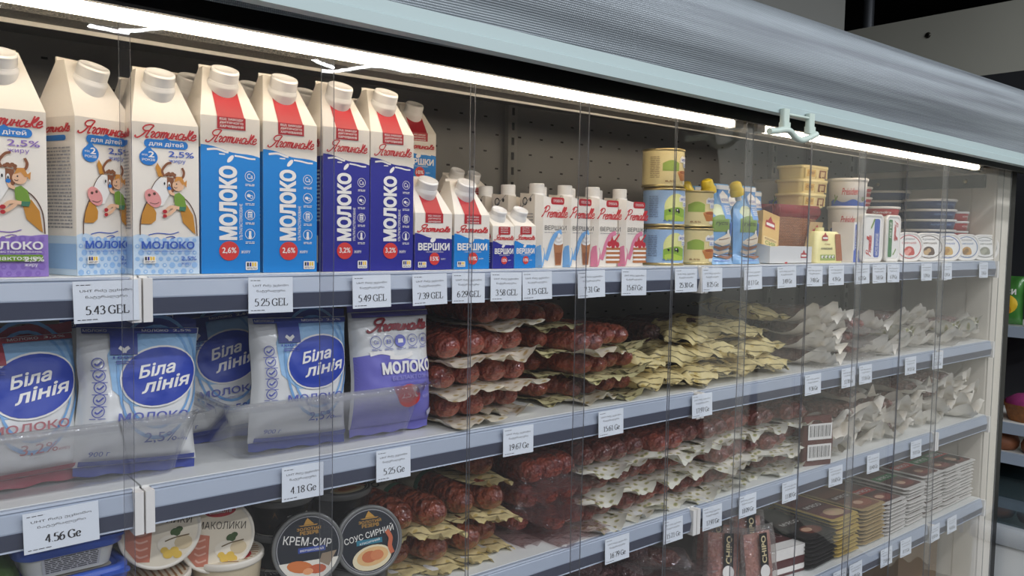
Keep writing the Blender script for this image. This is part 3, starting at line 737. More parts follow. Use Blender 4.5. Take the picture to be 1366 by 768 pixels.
db.put((.5750, .092, T1), 'dark blue '+ml+'behind the right one of the front row', G2)

def cream_front(main, pct, small=False):
    def draw(p, a):
        band(p, lambda t: .60+.05*max(0, 1-t*3.2)+.012*sin(t*9)-.06*t, 0, main, 24); p.up()
        for pts, w in (([(.14, .655), (.30, .645), (.42, .63)], .05), ([(.55, .60), (.68, .575), (.85, .56)], .04)): p.stroke(pts, w, w*a, WHITE)
        p.ell(.48, .53, .075, .055*a, WHITE, 14, .3); p.up()
        if not small:
            p.poly([(.27, 1.0), (.73, 1.0), (.86, 1.75), (.66, 1.985), (.34, 1.985), (.14, 1.75)], RED2); p.rect(.27, .75, .83, 1.0, RED2)
        else: p.rrect(.25, .78, .80, .985, .04, .03, RED2)
        p.up()
        for i, s_ in enumerate(('ВІД ЗАВОДУ', 'ДИТЯЧОГО', 'ХАРЧУВАННЯ')): p.text(s_, .34, .68, .955-.05*i-.018, .955-.05*i+.014, WHITE, .01)
        p.script('Яготинське', .06, .94, .665, .80, RED, .024, .024*a)
        p.text('ВЕРШКИ', .08, .93, .345, .475, WHITE, .04); p.text('УЛЬТРАПАСТЕРИЗОВАНІ', .28, .76, .305, .33, WHITE)
        p.ell(.52, .195, .14, .14*a, TOMATO, 20); p.up(); p.text(pct, .41, .63, .16, .235, WHITE, .02); p.text('ЖИРУ', .69, .82, .175, .205, WHITE)
        if not small: flag_icon(p, .08, .30, .045, .145)
    return draw
def cream_side(main):
    def s(p, a): p.rect(0, 1, 0, .62, main).up(); p.script('Яготинське', .1, .9, .70, .84, RED, .024, .024*a); small_lines(p, .1, .9, .15, .55, 8, PALEB)
    return s
cd = Proto(carton('x', .0588, .058, .0745, .046, cream_front(NAVY, '15%'), cream_side(NAVY), capr=.0140)); cl = Proto(carton('x', .0600, .058, .0745, .046, cream_front(SKY, '10%'), cream_side(SKY), capr=.0140))
sd = Proto(carton('x', .0400, .040, .0600, .016, cream_front(NAVY, '15%', True), cream_side(NAVY), capr=.0115, top_t=.75, nar=.2)); sl = Proto(carton('x', .0420, .040, .0610, .016, cream_front(SKY, '10%', True), cream_side(SKY), capr=.0115, top_t=.75, nar=.2))
cd.put((.6165, .006, T1), 'half-size cream carton with dark blue base, front row beside the tall cartons', 'cream cartons')
cl.put((.6800, .006, T1), 'half-size cream carton with light blue base, front row beside the darker one', 'cream cartons')
cd.put((.6600, .070, T1), 'half-size cream carton with dark blue base, half hidden behind the light blue one', 'cream cartons')
cd.put((.700, .168, T1), 'half-size dark blue cream carton carrying another at the back of the shelf', 'cream cartons')
cl.put((.698, .168, T1+.126), 'half-size light blue cream carton stacked high behind the dark blue milk', 'cream cartons', (0, 0, radians(-3)))
sd.put((.7360, .006, T1), 'smallest cream carton with dark blue base, front row', 'small cream cartons'); sl.put((.7760, .006, T1), 'smallest cream carton with light blue base, front row', 'small cream cartons', (0, 0, radians(3)))
sd.put((.7290, .050, T1), 'smallest dark blue cream carton hidden behind its front row twin', 'small cream cartons')
for i, (px, yy) in enumerate(((597, .13), (607, .175))):
    p_ = at(px, 235, yy)
    cd.put((p_.x+.004, yy, T1), ['half-size cream carton under the raised pair, nearer one', 'half-size cream carton under the raised pair, farther one'][i], 'cream cartons') if False else None
ped = carton('white carton lying under the two small cartons at the back', .15, .085, .060, .004, lambda p, a: p.rect(.1, .9, .3, .7, NAVY), None, nar=.05)
ped.location = (.795, .150, T1); 
for ch in KIDS[ped.name]:
    if ch.name.startswith('screw_cap'): bpy.data.objects.remove(ch)
KIDS[ped.name] = KIDS[ped.name][:1]
sd.put((.770, .155, T1+.0645), 'small dark blue cream carton raised at the back, left of the pair', 'small cream cartons'); sd.put((.825, .185, T1+.0645), 'small dark blue cream carton raised at the back, right of the pair', 'small cream cartons')

# ------------------------------------------------------------------ slim white cream cartons with slanted top
def slim(label, main, pic):
    t = thing('cream_carton', label, 'carton')
    Wd, Dp, H = .055, .055, .112; q = MB(); ch = .009; w = Wd/2
    def ring(z, k=0):
        def zz(x, y): return z-(k*(.010*(x+w)/Wd+.004*(1-y/Dp)) if k else 0)
        P = [(-w+ch, 0), (w-ch, 0), (w, ch), (w, Dp-ch), (w-ch, Dp), (-w+ch, Dp), (-w, Dp-ch), (-w, ch)]
        return [(x, y, zz(x, y)) for x, y in P]
    q.loft([ring(0), ring(H, 1)], WHITE_BOARD, True, False)
    def fm(u, v, k):
        # wraps round the chamfered front-left corner: u below zero runs onto the side
        x = (u-.5)*Wd; y = -.00018*k
        if x < -w+ch: d = (-w+ch)-x; x = -w+ch-d*.72-.00013*k; y = d*.72-.00013*k
        return (x, y, v*H)
    p = pr(q, fm); a = Wd/H
    p.rrect(.42, .88, .84, .935, .06, .03, RED2); p.up(); p.text('ПРЕМІАЛЬ', .50, .82, .87, .905, WHITE)
    p.script('Premialle', .12, 1.02-.02, .655, .815, RED, .03, .03*a)
    p.text('ВЕРШКИ', .22, .97, .50, .56, BLACK_I, .0); small_lines(p, .22, .95, .465, .485, 1, GREYI); small_lines(p, .5, .75, .44, .455, 1, GREYI); p.text('33%', .5, .66, .385, .425, GREYI)
    p.tris([(-.05, .0), (-.05, .2), (.0, .28), (.1, .30), (.2, .26), (.25, .17), (.2, .04), (.16, .0)], [(0, 1, 2, 3, 4, 5, 6, 7)], main)
    p.stroke([(.28, .10), (.36, .2), (.46, .34), (.60, .44), (.80, .48)], .13, .13*a, main)
    p.up()
    if pic == 'latte':
        p.poly([(.54, .32), (.86, .32), (.80, .03), (.60, .03)], ink((176, 118, 78))); p.up(); p.poly([(.60, .2), (.80, .2), (.78, .05), (.62, .05)], ink((150, 92, 58)))
        for i in range(5): p.ell(.70, .33+.025*i, .15-.025*i, .03, ink((244, 240, 234)) if i % 2 == 0 else ink((222, 214, 206)), 14); p.up()
    else:
        for i in range(4):
            p.rrect(.44, .98, .05+.062*i, .085+.062*i, .05, .016, ink((184, 116, 70))); p.rrect(.46, .96, .085+.062*i, .112+.062*i, .05, .012, ink((246, 240, 232)))
        p.up()
        for x, y in ((.56, .32), (.66, .35), (.77, .34), (.86, .31), (.70, .30)): p.ell(x, y, .075, .07*a*1.2, ink((192, 48, 60)), 12)
        p.poly([(.60, .36), (.66, .44), (.72, .36)], ink((192, 48, 60))); p.stroke([(.74, .35), (.86, .42), (.93, .46)], .05, .05*a, ink((192, 48, 60)))
    small_lines(p, .06, .2, .02, .035, 1, GREYI)
    ls = pr(q, lambda u, v, k: (-w-.00018*k, Dp-ch-(Dp-2*ch)*u, v*H)); small_lines(ls, .1, .9, .38, .74, 9, GREYI)
    ls.ring(.35, .88, .16, .16*.055/H*.7, .3, BLACK_I); ls.ell(.72, .90, .07, .07*.4, BLACK_I, 10); ls.poly([(.0, .92), (.05, .80), (.1, .78), (.9, .97), (.88, .975), (.1, .80)], GREYI)
    part(q, 'carton_body', t)
    c = MB(); c.lathe([(.0125, -.004), (.0125, .002), (.011, .003)], WHITE_PLASTIC, 24); c.lathe([(.0115, .003), (.0115, .016)], WHITE_PLASTIC, 48, False, None, True, .04); c.lathe([(.0115, .016), (.0105, .0175), (0, .0175)], WHITE_PLASTIC, 24, False)
    o = part(c, 'screw_cap', t); o.location = (-.010, .028, H-.004)
    return t
sb = Proto(slim('x', ink((120, 172, 222)), 'latte')); sp = Proto(slim('x', ink((220, 130, 158)), 'cake'))
gs = 'slim white cream cartons'
sb.put((.8330, .010, T1), 'slim white cream carton with blue waves and iced coffee, front left', gs, (0, 0, radians(-4))); sb.put((.8905, .010, T1), 'slim white cream carton with blue waves and iced coffee, beside the pink ones', gs, (0, 0, radians(-5)))
sp.put((.9490, .008, T1), 'slim white cream carton with pink waves and cake, front row left', gs, (0, 0, radians(-6))); sp.put((1.0120, .008, T1), 'slim white cream carton with pink waves and cake, beside the tins', gs, (0, 0, radians(-6)))
bl = ['first', 'second', 'third', 'fourth']
for i in range(3): sb.put((.8330+.004*i, .075+.062*i, T1), 'slim white cream carton in the row behind the blue ones, %s from the front' % bl[i], gs, (0, 0, radians(4)))
for i in range(2): sp.put((.9580+.064*i, .070, T1), 'slim white cream carton behind the pink ones, %s' % ['left', 'right'][i], gs, (0, 0, radians(3)))
sb.put((.8960, .073, T1), 'slim white cream carton right behind the second blue one', gs)

# ------------------------------------------------------------------ condensed milk tins
def tin(label, base, kind, r=.0365, h=.0655):
    t = thing('milk_tin', label, 'tin'); q = MB()
    q.lathe([(r*.9, .0), (r, .0), (r+.0012, .0015), (r, .004)], CAN_RIM, 48, False); q.lathe([(r-.0004, .004), (r-.0004, h-.004)], base, 48, False)
    q.lathe([(r, h-.004), (r+.0012, h-.0015), (r, h), (r*.93, h), (r*.9, h-.003), (0, h-.003)], CAN_RIM, 48, False); q.lathe([(0, .001), (r*.9, .001)], CAN_RIM, 48, False)
    hh = h-.008
    def mpp(u, v, k): a = -pi/2+(u-.5)*2*1.3; rr = r-.0004+.00018*k; return (rr*cos(a), rr*sin(a), .004+v*hh)
    p = pr(q, mpp, .09); a = .095/hh
    if kind == 'blue':
        p.ell(.55, .5, .24, .40, ink((226, 226, 150)), 24, 0, 3); p.up(); band(p, lambda t: .40+.10*sin(t*3), .10, ink((140, 176, 62)), 16, .31, .79); band(p, lambda t: .24+.04*sin(t*5), .08, ink((176, 200, 80)), 14, .34, .76); p.up()
        p.poly([(.52, .45), (.60, .46), (.63, .36), (.60, .30), (.58, .36), (.54, .36), (.53, .30)], BLACK_I); p.poly([(.545, .43), (.58, .44), (.58, .40), (.55, .39)], WHITE); p.poly([(.38, .42), (.42, .43), (.43, .36), (.40, .35)], BLACK_I)
    else:
        band(p, lambda t: .62+.1*sin(t*3), .40, ink((150, 172, 74)), 14, .25, .58); p.up()
        p.poly([(.54, .36), (.94, .36), (.86, .12), (.62, .12)], ink((186, 116, 60))); p.ell(.74, .36, .20, .07, ink((214, 150, 90)), 18, 0, 2); p.up(); p.ell(.74, .37, .15, .045, ink((160, 84, 40)), 16, 0, 2); p.rrect(.70, .95, .03, .13, .03, .04, ink((230, 222, 206)))
    p.k = 4; p.poly([(.60, .78), (.66, .86), (.78, .80), (.84, .88), (.90, .80), (1.0, .86), (1.0, .66), (.60, .66)], WHITE); p.up(); p.text('МОЛОКО', .64, .97, .70, .78, NAVYB, .02); p.rect(.70, .90, .52, .66, ink((236, 236, 232))); p.up(); small_lines(p, .72, .88, .54, .64, 3, NAVYB)
    small_lines(p, .02, .2, .2, .85, 12, ink((120, 140, 170)) if kind == 'blue' else ink((170, 150, 110))); p.text('8,5%', .30, .5, .06, .12, NAVYB if kind == 'blue' else BROWN, .01)
    part(q, 'tin_body', t)
    return t
tb = Proto(tin('x', mat('tin_blue', (160, 190, 226), .35), 'blue')); tg = Proto(tin('x', mat('tin_caramel', (226, 208, 152), .35), 'gold'))
c1 = at(884, 352, .048); c2 = at(921, 352, .050)
for i in range(2): tb.put((c1.x-.004, .046, T1+.067*i), 'pale blue condensed milk tin, %s' % ['on the shelf under the other two', 'middle of the stack of three'][i], 'condensed milk tins', (0, 0, -.35))
tg.put((c1.x-.006, .048, T1+.134), 'beige caramel milk tin topping the stack of pale blue tins', 'condensed milk tins', (0, 0, -.25))
tg.put((c2.x+.006, .050, T1), 'beige caramel milk tin on the shelf, under its twin', 'condensed milk tins', (0, 0, -.55)); tg.put((c2.x+.005, .052, T1+.067), 'beige caramel milk tin on top of its twin', 'condensed milk tins', (0, 0, -.5))

# ------------------------------------------------------------------ spouted pouches
def pouch():
    t = thing('spout_pouch', 'x', 'pouch'); q = MB(); w, h = .078, .148
    film = mat('pouch_film', (128, 178, 224), .22, coat=.4, bump=.12, bscale=40)
    def prof(v):
        l = -w/2; r_ = w/2
        if v > .72: k = (v-.72)/.16; l = -w/2+min(1, k)*.030
        d = .019*sin(pi*min(1, max(0, (1-v)*1.12)))**.6 if v < 1 else 0
        if v < .1: d = .019+.006*(1-v/.1)
        return l, r_, max(.0016, d*(1 if v < .55 else max(.08, 1-(v-.55)/.38)))
    def fy(x, v):
        l, r_, d = prof(v); e = 2*(x-l)/(r_-l)-1; return -d*max(0, 1-e*e)**.5
    def gridf(sgn): return lambda u, v: ((lambda l, r_: (l+(r_-l)*u, sgn*-fy(l+(r_-l)*u, v)+.0006*sgn, v*h))(*prof(v)[:2]))
    q.grid(gridf(-1), 16, 26, film); q.grid(gridf(1), 16, 26, film)
    def mpp(u, v, k): x = (u-.5)*w; return (x, fy(x, v)-.0008-.0003*k, v*h)
    p = pr(q, mpp, .09); a = w/h
    p.rrect(.12, .6, .58, .74, .2, .1, ink((214, 222, 180))); p.up(); band(p, lambda t: .57+.04*sin(t*3.1), .40, ink((120, 150, 60)), 16, .10, .70); p.up()
    p.text('густа', .18, .62, .47, .52, BLACK_I, .01, .2); p.rect(.50, .95, .56, .93, ink((90, 150, 214)), 4, 4); p.up(); p.poly([(.55, .86), (.7, .92), (.9, .86), (.93, .76), (.55, .76)], WHITE); p.up(); p.text('МОЛОЧНА', .58, .9, .78, .82, NAVYB, .01); small_lines(p, .6, .9, .62, .74, 5, WHITE)
    p.rect(.44, .98, .93, .985, ink((226, 226, 226)), 4, 1); p.rect(.74, .97, .34, .52, ink((60, 110, 190)), 3, 3)
    # slice of layer cake
    for i in range(4):
        b0 = .08+.055*i
        p.poly([(.20, b0+.015), (.50, b0-.02), (.93, b0+.02), (.93, b0+.05), (.50, b0+.012), (.20, b0+.045)], BROWN if i % 2 == 0 else ink((232, 214, 186)))
    p.up(); p.poly([(.16, .275), (.50, .26), (.95, .30), (.80, .345), (.66, .40), (.50, .36), (.30, .32)], ink((238, 224, 200))); p.up(); p.stroke([(.3, .3), (.5, .31), (.75, .33)], .02, .02*a, BROWN); p.ell(.62, .40, .05, .03, WHITE, 10)
    small_lines(p, .1, .6, .04, .06, 1, NAVYB)
    part(q, 'pouch_body', t)
    c = MB(); yc = mat('spout_yellow', (238, 206, 40), .35)
    c.lathe([(.006, -.010), (.006, .0)], WHITE_PLASTIC, 16, False); c.lathe([(.0135, 0), (.0135, .010), (.012, .012)], yc, 40, True, None, True, .05); c.lathe([(.012, .012), (.0105, .023), (.007, .026), (0, .0265)], yc, 24, False)
    o = part(c, 'spout_cap', t); o.location = (-.022, 0, h*.875); o.rotation_euler = (0, radians(-22), 0)
    return t
pc = Proto(pouch())
for px, py, yy, lb_, rz in ((955, 352, .030, 'sky blue spouted pouch with cake picture, left of the front pair', 3), (992, 352, .030, 'sky blue spouted pouch with cake picture, beside the basket print pack', 3), (927, 352, .105, 'sky blue spouted pouch peeking over the beige tins', 0), (967, 352, .100, 'sky blue spouted pouch behind the front pair', 0), (1000, 352, .115, 'sky blue spouted pouch at the back near the basket print pack', 0)):
    p_ = at(px, py, yy); pc.put((p_.x, yy, T1), lb_, 'sky blue spouted pouches', (radians(-2), 0, radians(rz)))

# ------------------------------------------------------------------ basket print pack, tray, cheese packs
wick = bpy.data.materials.new('wicker_print'); wick.use_nodes = True
nt, b = nodes_of(wick); b.inputs['Roughness'].default_value = .4
tc = nt.nodes.new('ShaderNodeTexCoord'); mp = nt.nodes.new('ShaderNodeMapping'); mp.inputs['Rotation'].default_value = (pi/2, 0, 0); bk = nt.nodes.new('ShaderNodeTexBrick')
nt.links.new(tc.outputs['Object'], mp.inputs[0]); nt.links.new(mp.outputs[0], bk.inputs['Vector'])
bk.inputs['Scale'].default_value = 34; bk.inputs['Color1'].default_value = (*lin((176, 118, 78)), 1); bk.inputs['Color2'].default_value = (*lin((150, 96, 62)), 1); bk.inputs['Mortar'].default_value = (*lin((66, 34, 24)), 1); bk.inputs['Mortar Size'].default_value = .016; bk.inputs['Row Height'].default_value = .10; bk.inputs['Brick Width'].default_value = .30
nt.links.new(bk.outputs['Color'], b.inputs['Base Color'])
def emblem(p, cu, cv, s_, a):
    p.poly([(cu-s_, cv-.5*s_*a), (cu+s_, cv-.5*s_*a), (cu+.9*s_, cv+.35*s_*a), (cu+.45*s_, cv+.4*s_*a), (cu, cv+1.*s_*a), (cu-.45*s_, cv+.4*s_*a), (cu-.9*s_, cv+.35*s_*a)], ink((176, 36, 44))); p.up(); p.rrect(cu-.8*s_, cu+.8*s_, cv-.25*s_*a, cv+.1*s_*a, .2*s_, .1*s_*a, WHITE); p.k -= 1
t = thing('cheese_bag', 'tall brown pack printed as a wicker basket with red ruffled top', 'pack', (at(1061, 330, .085).x, .085, T1))
q = MB(); q.loft([rrect(.150, .060, .012, 0, 4, 0, .03), rrect(.168, .066, .012, .105, 4, 0, .03), rrect(.170, .050, .012, .118, 4, 0, .03)], wick)
p = pr(q, lambda u, v, k: ((u-.5)*.17*(.89+.11*v), -.0006-.003*v-.0002*k, v*.118)); a = .17/.118
part(q, 'bag_body', t)
q = MB(); red_c = mat('ruffle_red', (150, 34, 48), .5, var=.3, vscale=60)
rg = []
for z, e in ((.096, 0), (.103, .006), (.112, .008), (.120, .004)):
    rg.append([(x*(1.015)+.002*sin(k*2.3), y+.0025*sin(k*1.9)-(e*.6 if y < .03 else 0), z+.0035*sin(k*2.1+z*90)) for k, (x, y, _) in enumerate(rrect(.172, .068, .012, z, 12, 0, .03))])
q.loft(rg, red_c); part(q, 'ruffled_top', t)
q = MB(); p = pr(q, lambda u, v, k: (.018+(u)*.070+.012*v, -.0028-.0022*v-.0004*k, .002+v*.085)); p.poly([(0, 0), (.85, 0), (1, 1), (.25, 1)], ink((206, 178, 130))); p.up(); emblem(p, .66, .74, .25, .8); small_lines(p, .35, .85, .2, .45, 4, BROWN); part(q, 'paper_label', t)
t = thing('display_tray', 'low white cardboard tray with small red emblem under the wicker print pack', 'tray', (at(1048, 352, .02).x, .008, T1))
q = MB(); Wt, Dt, Ht = .150, .062, .034; tk = .0012
for x0, x1, y0, y1 in ((-Wt/2, Wt/2, 0, tk), (-Wt/2, Wt/2, Dt-tk, Dt), (-Wt/2, -Wt/2+tk, tk, Dt-tk), (Wt/2-tk, Wt/2, tk, Dt-tk)): q.box(x0, x1, y0, y1, 0, Ht, mat('tray_card', (214, 214, 214), .55))
q.box(-Wt/2, Wt/2, 0, Dt, 0, tk, mat('tray_card', (214, 214, 214), .55))
q.add([(-Wt/2, 0, Ht), (-Wt/2+tk, 0, Ht), (-Wt/2+tk, Dt, Ht), (-Wt/2, Dt, Ht), (-Wt/2, Dt, Ht+.012), (-Wt/2+tk, Dt, Ht+.012)], [(0, 1, 2, 3), (0, 2, 4), (3, 2, 5, 4), (1, 2, 5)], mat('tray_card', (214, 214, 214), .55))
p = pr(q, lambda u, v, k: ((u-.5)*Wt, -.0002*k, v*Ht)); emblem(p, .80, .48, .075, 4.4); p.rect(.35, .41, .0, .10, RED2)
part(q, 'tray_walls', t)
# wedge of cheese leaning in the tray
t = thing('cheese_wedge', 'tan wedge pack with red emblem leaning in the white tray', 'cheese', (at(1026, 330, .035).x-.006, .030, T1+.004), radians(-8)); t.rotation_euler = (radians(-10), radians(14), radians(-6))
q = MB(); tanp = mat('wedge_tan', (224, 184, 112), .3, coat=.3)
q.loft([[(-.026, 0, z0), (.026, 0, z0), (.026, .022, z0), (-.026, .022, z0)] for z0 in (.0, .10)], tanp, True, False)
p = pr(q, lambda u, v, k: ((u-.5)*.052, -.0003*k, v*.10)); emblem(p, .45, .76, .30, .55); p.rect(.08, .9, .30, .48, ink((240, 214, 150))); p.up(); p.text('СИР', .2, .8, .32, .40, LEAF, .02); small_lines(p, .15, .85, .42, .47, 2, BROWN); p.text('твердий', .15, .85, .18, .25, LEAF, .02); p.rect(.1, .9, .02, .10, ink((236, 206, 130)))
part(q, 'wedge_pack', t)
# pale yellow rectangular tubs, a stack of three
def rect_tub(label, w=.112, d=.075, h=.030, col=CREAM_PLASTIC):
    t = thing('cheese_tub', label, 'tub'); q = MB()
    q.loft([rrect(w*.86, d*.86, .012, 0, 4), rrect(w*.93, d*.93, .013, h-.006, 4)], col)
    for sx_ in range(5):
        x = -.4*w+.2*w*sx_; q.box(x-.0012, x+.0012, -d*.462, -d*.43, .003, h-.007, col)
    p = pr(q, lambda u, v, k: ((u-.5)*w*.85, -d*.43-.0014*v*2-.0006-.0003*k, .002+v*(h-.009))); p.rect(.08, .45, .18, .88, ink((222, 184, 100))); p.rect(.62, .92, .1, .9, BROWN); p.up(); p.text('сир', .12, .4, .35, .7, BROWN, .02); p.rect(.68, .86, .25, .75, ink((216, 190, 140)))
    part(q, 'tub_body', t)
    q = MB(); q.loft([rrect(w*.98, d*.98, .014, h-.0065, 4), rrect(w, d, .015, h-.005, 4), rrect(w, d, .015, h-.001, 4), rrect(w*.97, d*.97, .013, h, 4)], col); part(q, 'tub_lid', t)
    return t
rt = Proto(rect_tub('x')); p_ = at(1069, 270, .115); base_z = T1+.1195
PZ = base_z
for i in range(3): rt.put((p_.x+.002*i, .118, PZ+.0305*i), 'pale yellow rectangular cheese tub on the wicker print pack, %s' % ['lowest of the stack', 'middle of the stack', 'top of the stack'][i], 'pale yellow cheese tubs', (0, 0, radians([2, -1, 1][i])))
p_ = at(1108, 340, .075)
rt.put((p_.x-.01, .135, T1), 'pale yellow rectangular cheese tub standing low behind the pale yellow cheese pack', 'pale yellow cheese tubs')
# small pale yellow bag pack standing in front
p_ = at(1102, 350, .02)
t = thing('cheese_pack', 'pale yellow standing cheese pack with cow picture, in front of white tubs', 'pack', (p_.x, .012, T1))
q = MB(); pk = mat('pack_yellow', (236, 226, 160), .35); wpk = .108; hpk = .066
q.loft([rrect(wpk, .032, .008, 0, 4, 0, .016), rrect(wpk*.98, .030, .008, .02, 4, 0, .016), rrect(wpk*.86, .022, .008, hpk-.004, 4, 0, .016), rrect(wpk*.80, .014, .006, hpk, 4, 0, .016)], pk)
q.loft([rrect(.022, .012, .004, hpk-.001, 3, -.018, .016), rrect(.022, .012, .004, hpk+.008, 3, -.018, .016)], pk)
p = pr(q, lambda u, v, k: ((u-.5)*wpk*(1-.14*v), .004*v-.0006-.0003*k, v*hpk)); emblem(p, .32, .80, .12, 1.5); p.text('Сир', .3, .52, .56, .62, BROWN, .02); p.text('КРЕМОВИЙ', .16, .60, .42, .50, BLACK_I, .02); p.rect(.14, .70, .08, .26, ink((150, 170, 84)))
p.rect(.74, .97, .06, .92, ink((160, 92, 54))); p.up()
for x in (.22, .36, .5, .62): p.ell(x, .19, .05, .05, WHITE, 10); p.k += 1; p.ell(x+.02, .18, .02, .03, BLACK_I, 8); p.k -= 1
part(q, 'pack_body', t)
# round tubs
def round_tub(label, r, h, body, lidc=WHITE_PLASTIC, bandc=None, word=None, wordm=None, lid_h=.007, name='round_tub', waist=.90, pic=False):
    t = thing(name, label, 'tub'); q = MB()
    q.lathe([(0, 0), (r*waist, 0), (r*.965, h-lid_h)], body, 40, False)
    def mpp(u, v, k): a = -pi/2+(u-.5)*2.4; rr = r*(waist+(.965-waist)*v)+.0003*k; return (rr*cos(a), rr*sin(a), v*(h-lid_h))
    p = pr(q, mpp, .1)
    if bandc: band(p, lambda t: .20+.06*sin(t*14), .0, bandc, 30); p.up()
    if word: p.text(word, .30, .70, .44, .72, wordm, .012, .3)
    if pic: p.stroke([(.1, .1), (.14, .3), (.12, .45)], .02, .06, LEAF); p.stroke([(.14, .2), (.2, .4)], .02, .06, LEAF); p.ell(.82, .28, .05, .1, ink((120, 130, 80)), 10)
    part(q, 'tub_body', t)
    q = MB(); q.lathe([(r*.95, h-lid_h), (r, h-lid_h), (r+.0012, h-lid_h*.55), (r+.0012, h-lid_h*.3), (r, h), (r*.93, h), (r*.91, h-.0016), (0, h-.0016)], lidc, 40, False); part(q, 'tub_lid', t)
    return t
pt = Proto(round_tub('x', .0425, .062, WHITE_PLASTIC, WHITE_PLASTIC, NAVYB, 'Président', RED, pic=True))
p_ = at(1123, 348, .075)
for i in range(3): pt.put((p_.x-.004, .066, T1+.0625*i), 'white round butter tub with blue base wave, %s' % ['bottom of the stack of three', 'middle of the stack of three', 'top of the stack of three'][i], 'white round butter tubs', (0, 0, radians(-52)))
p_ = at(1031, 250, .22)
for i in range(3): pt.put((p_.x, .22, T1+.0625*i), 'white round butter tub far back behind the wicker print pack, %s' % ['lowest', 'middle', 'top'][i], 'white round butter tubs')
RTUB = mat('tub_red', (182, 44, 54), .35); BTUB = mat('tub_blue', (36, 62, 118), .35); MTUB = mat('tub_mauve', (172, 70, 104), .35); KTUB = mat('tub_taupe', (112, 92, 90), .35)
rd = Proto(round_tub('x', .052, .0265, RTUB, WHITE_PLASTIC, None, 'Sandra', WHITE, .006))
p_ = at(1171, 290, .125)
for i in range(5): rd.put((p_.x+.004, .128, T1+.0268*i), 'red shallow round tub with white lid behind the butter packs, %s from the bottom' % ['first', 'second', 'third', 'fourth', 'fifth'][i], 'red shallow tubs', (0, 0, -.9))
p_ = at(1140, 250, .20)
for i in range(7): rd.put((p_.x+.01, .215, T1+.0268*i), 'red shallow round tub far back beside the white butter stack, %s' % ['lowest', 'second up', 'third up', 'fourth up', 'fifth up', 'sixth up', 'topmost'][i], 'red shallow tubs')
bt = Proto(round_tub('x', .068, .0270, BTUB, WHITE_PLASTIC, None, 'крем сир', mat('tub_blue_pale', (120, 150, 200), .4), .0065))
p_ = at(1236, 300, .130)
for i in range(6): bt.put((p_.x, .125, T1+.0273*i), 'dark blue shallow tub with white lid behind the oval tubs, %s from the bottom' % ['first', 'second', 'third', 'fourth', 'fifth', 'sixth'][i], 'dark blue shallow tubs', (0, 0, -.9+.1*i))
p_ = at(1188, 250, .25)
for i in range(7): bt.put((p_.x, .265, T1+.0273*i), 'dark blue shallow tub far back behind the red stack, %s' % ['lowest', 'second up', 'third up', 'fourth up', 'fifth up', 'sixth up', 'topmost'][i], 'dark blue shallow tubs', (0, 0, .2*i))
mt_ = Proto(round_tub('x', .040, .0262, RTUB, WHITE_PLASTIC, None, 'сир', WHITE, .006)); mv = Proto(round_tub('x', .042, .0262, MTUB, WHITE_PLASTIC, None, 'сир', WHITE, .006)); kt = Proto(round_tub('x', .042, .0262, KTUB, WHITE_PLASTIC, None, 'сир', WHITE, .006))
p_ = at(1305, 300, .105)
for i in range(5): mt_.put((min(p_.x, X1-.046), .095, T1+.0265*i), 'small red tub with white lid beside the end wall, %s from the bottom' % ['first', 'second', 'third', 'fourth', 'fifth'][i], 'small red tubs')
p_ = at(1284, 300, .13)
for i in range(5): (mv if i > 1 else kt).put((p_.x, .165, T1+.0265*i), '%s tub left of the small red stack, %s' % (['taupe', 'mauve'][i > 1], ['lowest', 'second up', 'third up', 'fourth up', 'topmost'][i]), 'mauve and taupe tubs')
p_ = at(1282, 275, .24)
for i in range(7): mt_.put((p_.x, .255, T1+.0265*i), 'small red tub at the very back corner, %s' % ['lowest', 'second up', 'third up', 'fourth up', 'fifth up', 'sixth up', 'topmost'][i], 'small red tubs')
# butter tubs standing on end, lid forward
def stand_tub(label, w, h, d, draw, name='butter_tub', rr=.014):
    t = thing(name, label, 'tub')
    rim = mat('tub_rim_white', (232, 228, 222), .35)
    def ring(k, y): return [(x, y, z) for x, z, _ in rrect(w*k, h*k, rr*k, 0, 6, 0, h/2)]
    q = MB(); q.loft([ring(.98, .006), ring(.86, d)], rim); part(q, 'tub_body', t)
    q = MB(); q.loft([ring(.96, .0075), ring(1, .006), ring(1, .001), ring(.97, 0), ring(.90, 0), ring(.87, .0015)], rim, True)
    p = pr(q, lambda u, v, k: ((u-.5)*w, .0012-.0002*k, v*h)); draw(p, w/h); part(q, 'tub_lid', t)
    return t
def pres(col, flip):
    def d(p, a):
        p.rrect(.13, .87, .08, .92, .08, .08*a, ink((236, 234, 230))); p.up()
        if not flip: p.rrect(.56, .82, .10, .90, .05, .04, col); p.up(); p.text('МАСЛО ВЕРШКОВЕ', .63, .76, .14, .60, WHITE, .01, 0, 90); p.script('Premialle', .20, .46, .12, .55, RED, .02, .02*a, rot=90); p.stroke([(.4, .7), (.5, .82), (.56, .9)], .05, .05*a, LEAF)
        else: p.rrect(.16, .42, .10, .90, .05, .04, col); p.up(); p.text('ЛЕГКЕ', .23, .36, .5, .85, WHITE, .01, 0, 90); p.script('Premialle', .52, .80, .45, .88, RED, .02, .02*a, rot=-90); p.stroke([(.5, .15), (.6, .2), (.7, .28)], .05, .05*a, LEAF)
    return d
x1 = at(1144, 349, .02).x; x2 = at(1173, 349, .02).x
t = stand_tub('white butter tub standing on end with blue panel, beside the green one', .096, .108, .045, pres(NAVYB, False)); t.location = ((x1+x2)/2, .012, T1)
x3 = at(1174.5, 349, .02).x; x4 = at(1195, 349, .02).x
t = stand_tub('white butter tub standing on end with green panel', .070, .108, .045, pres(ink((52, 120, 66)), True)); t.location = ((x3+x4)/2, .010, T1)
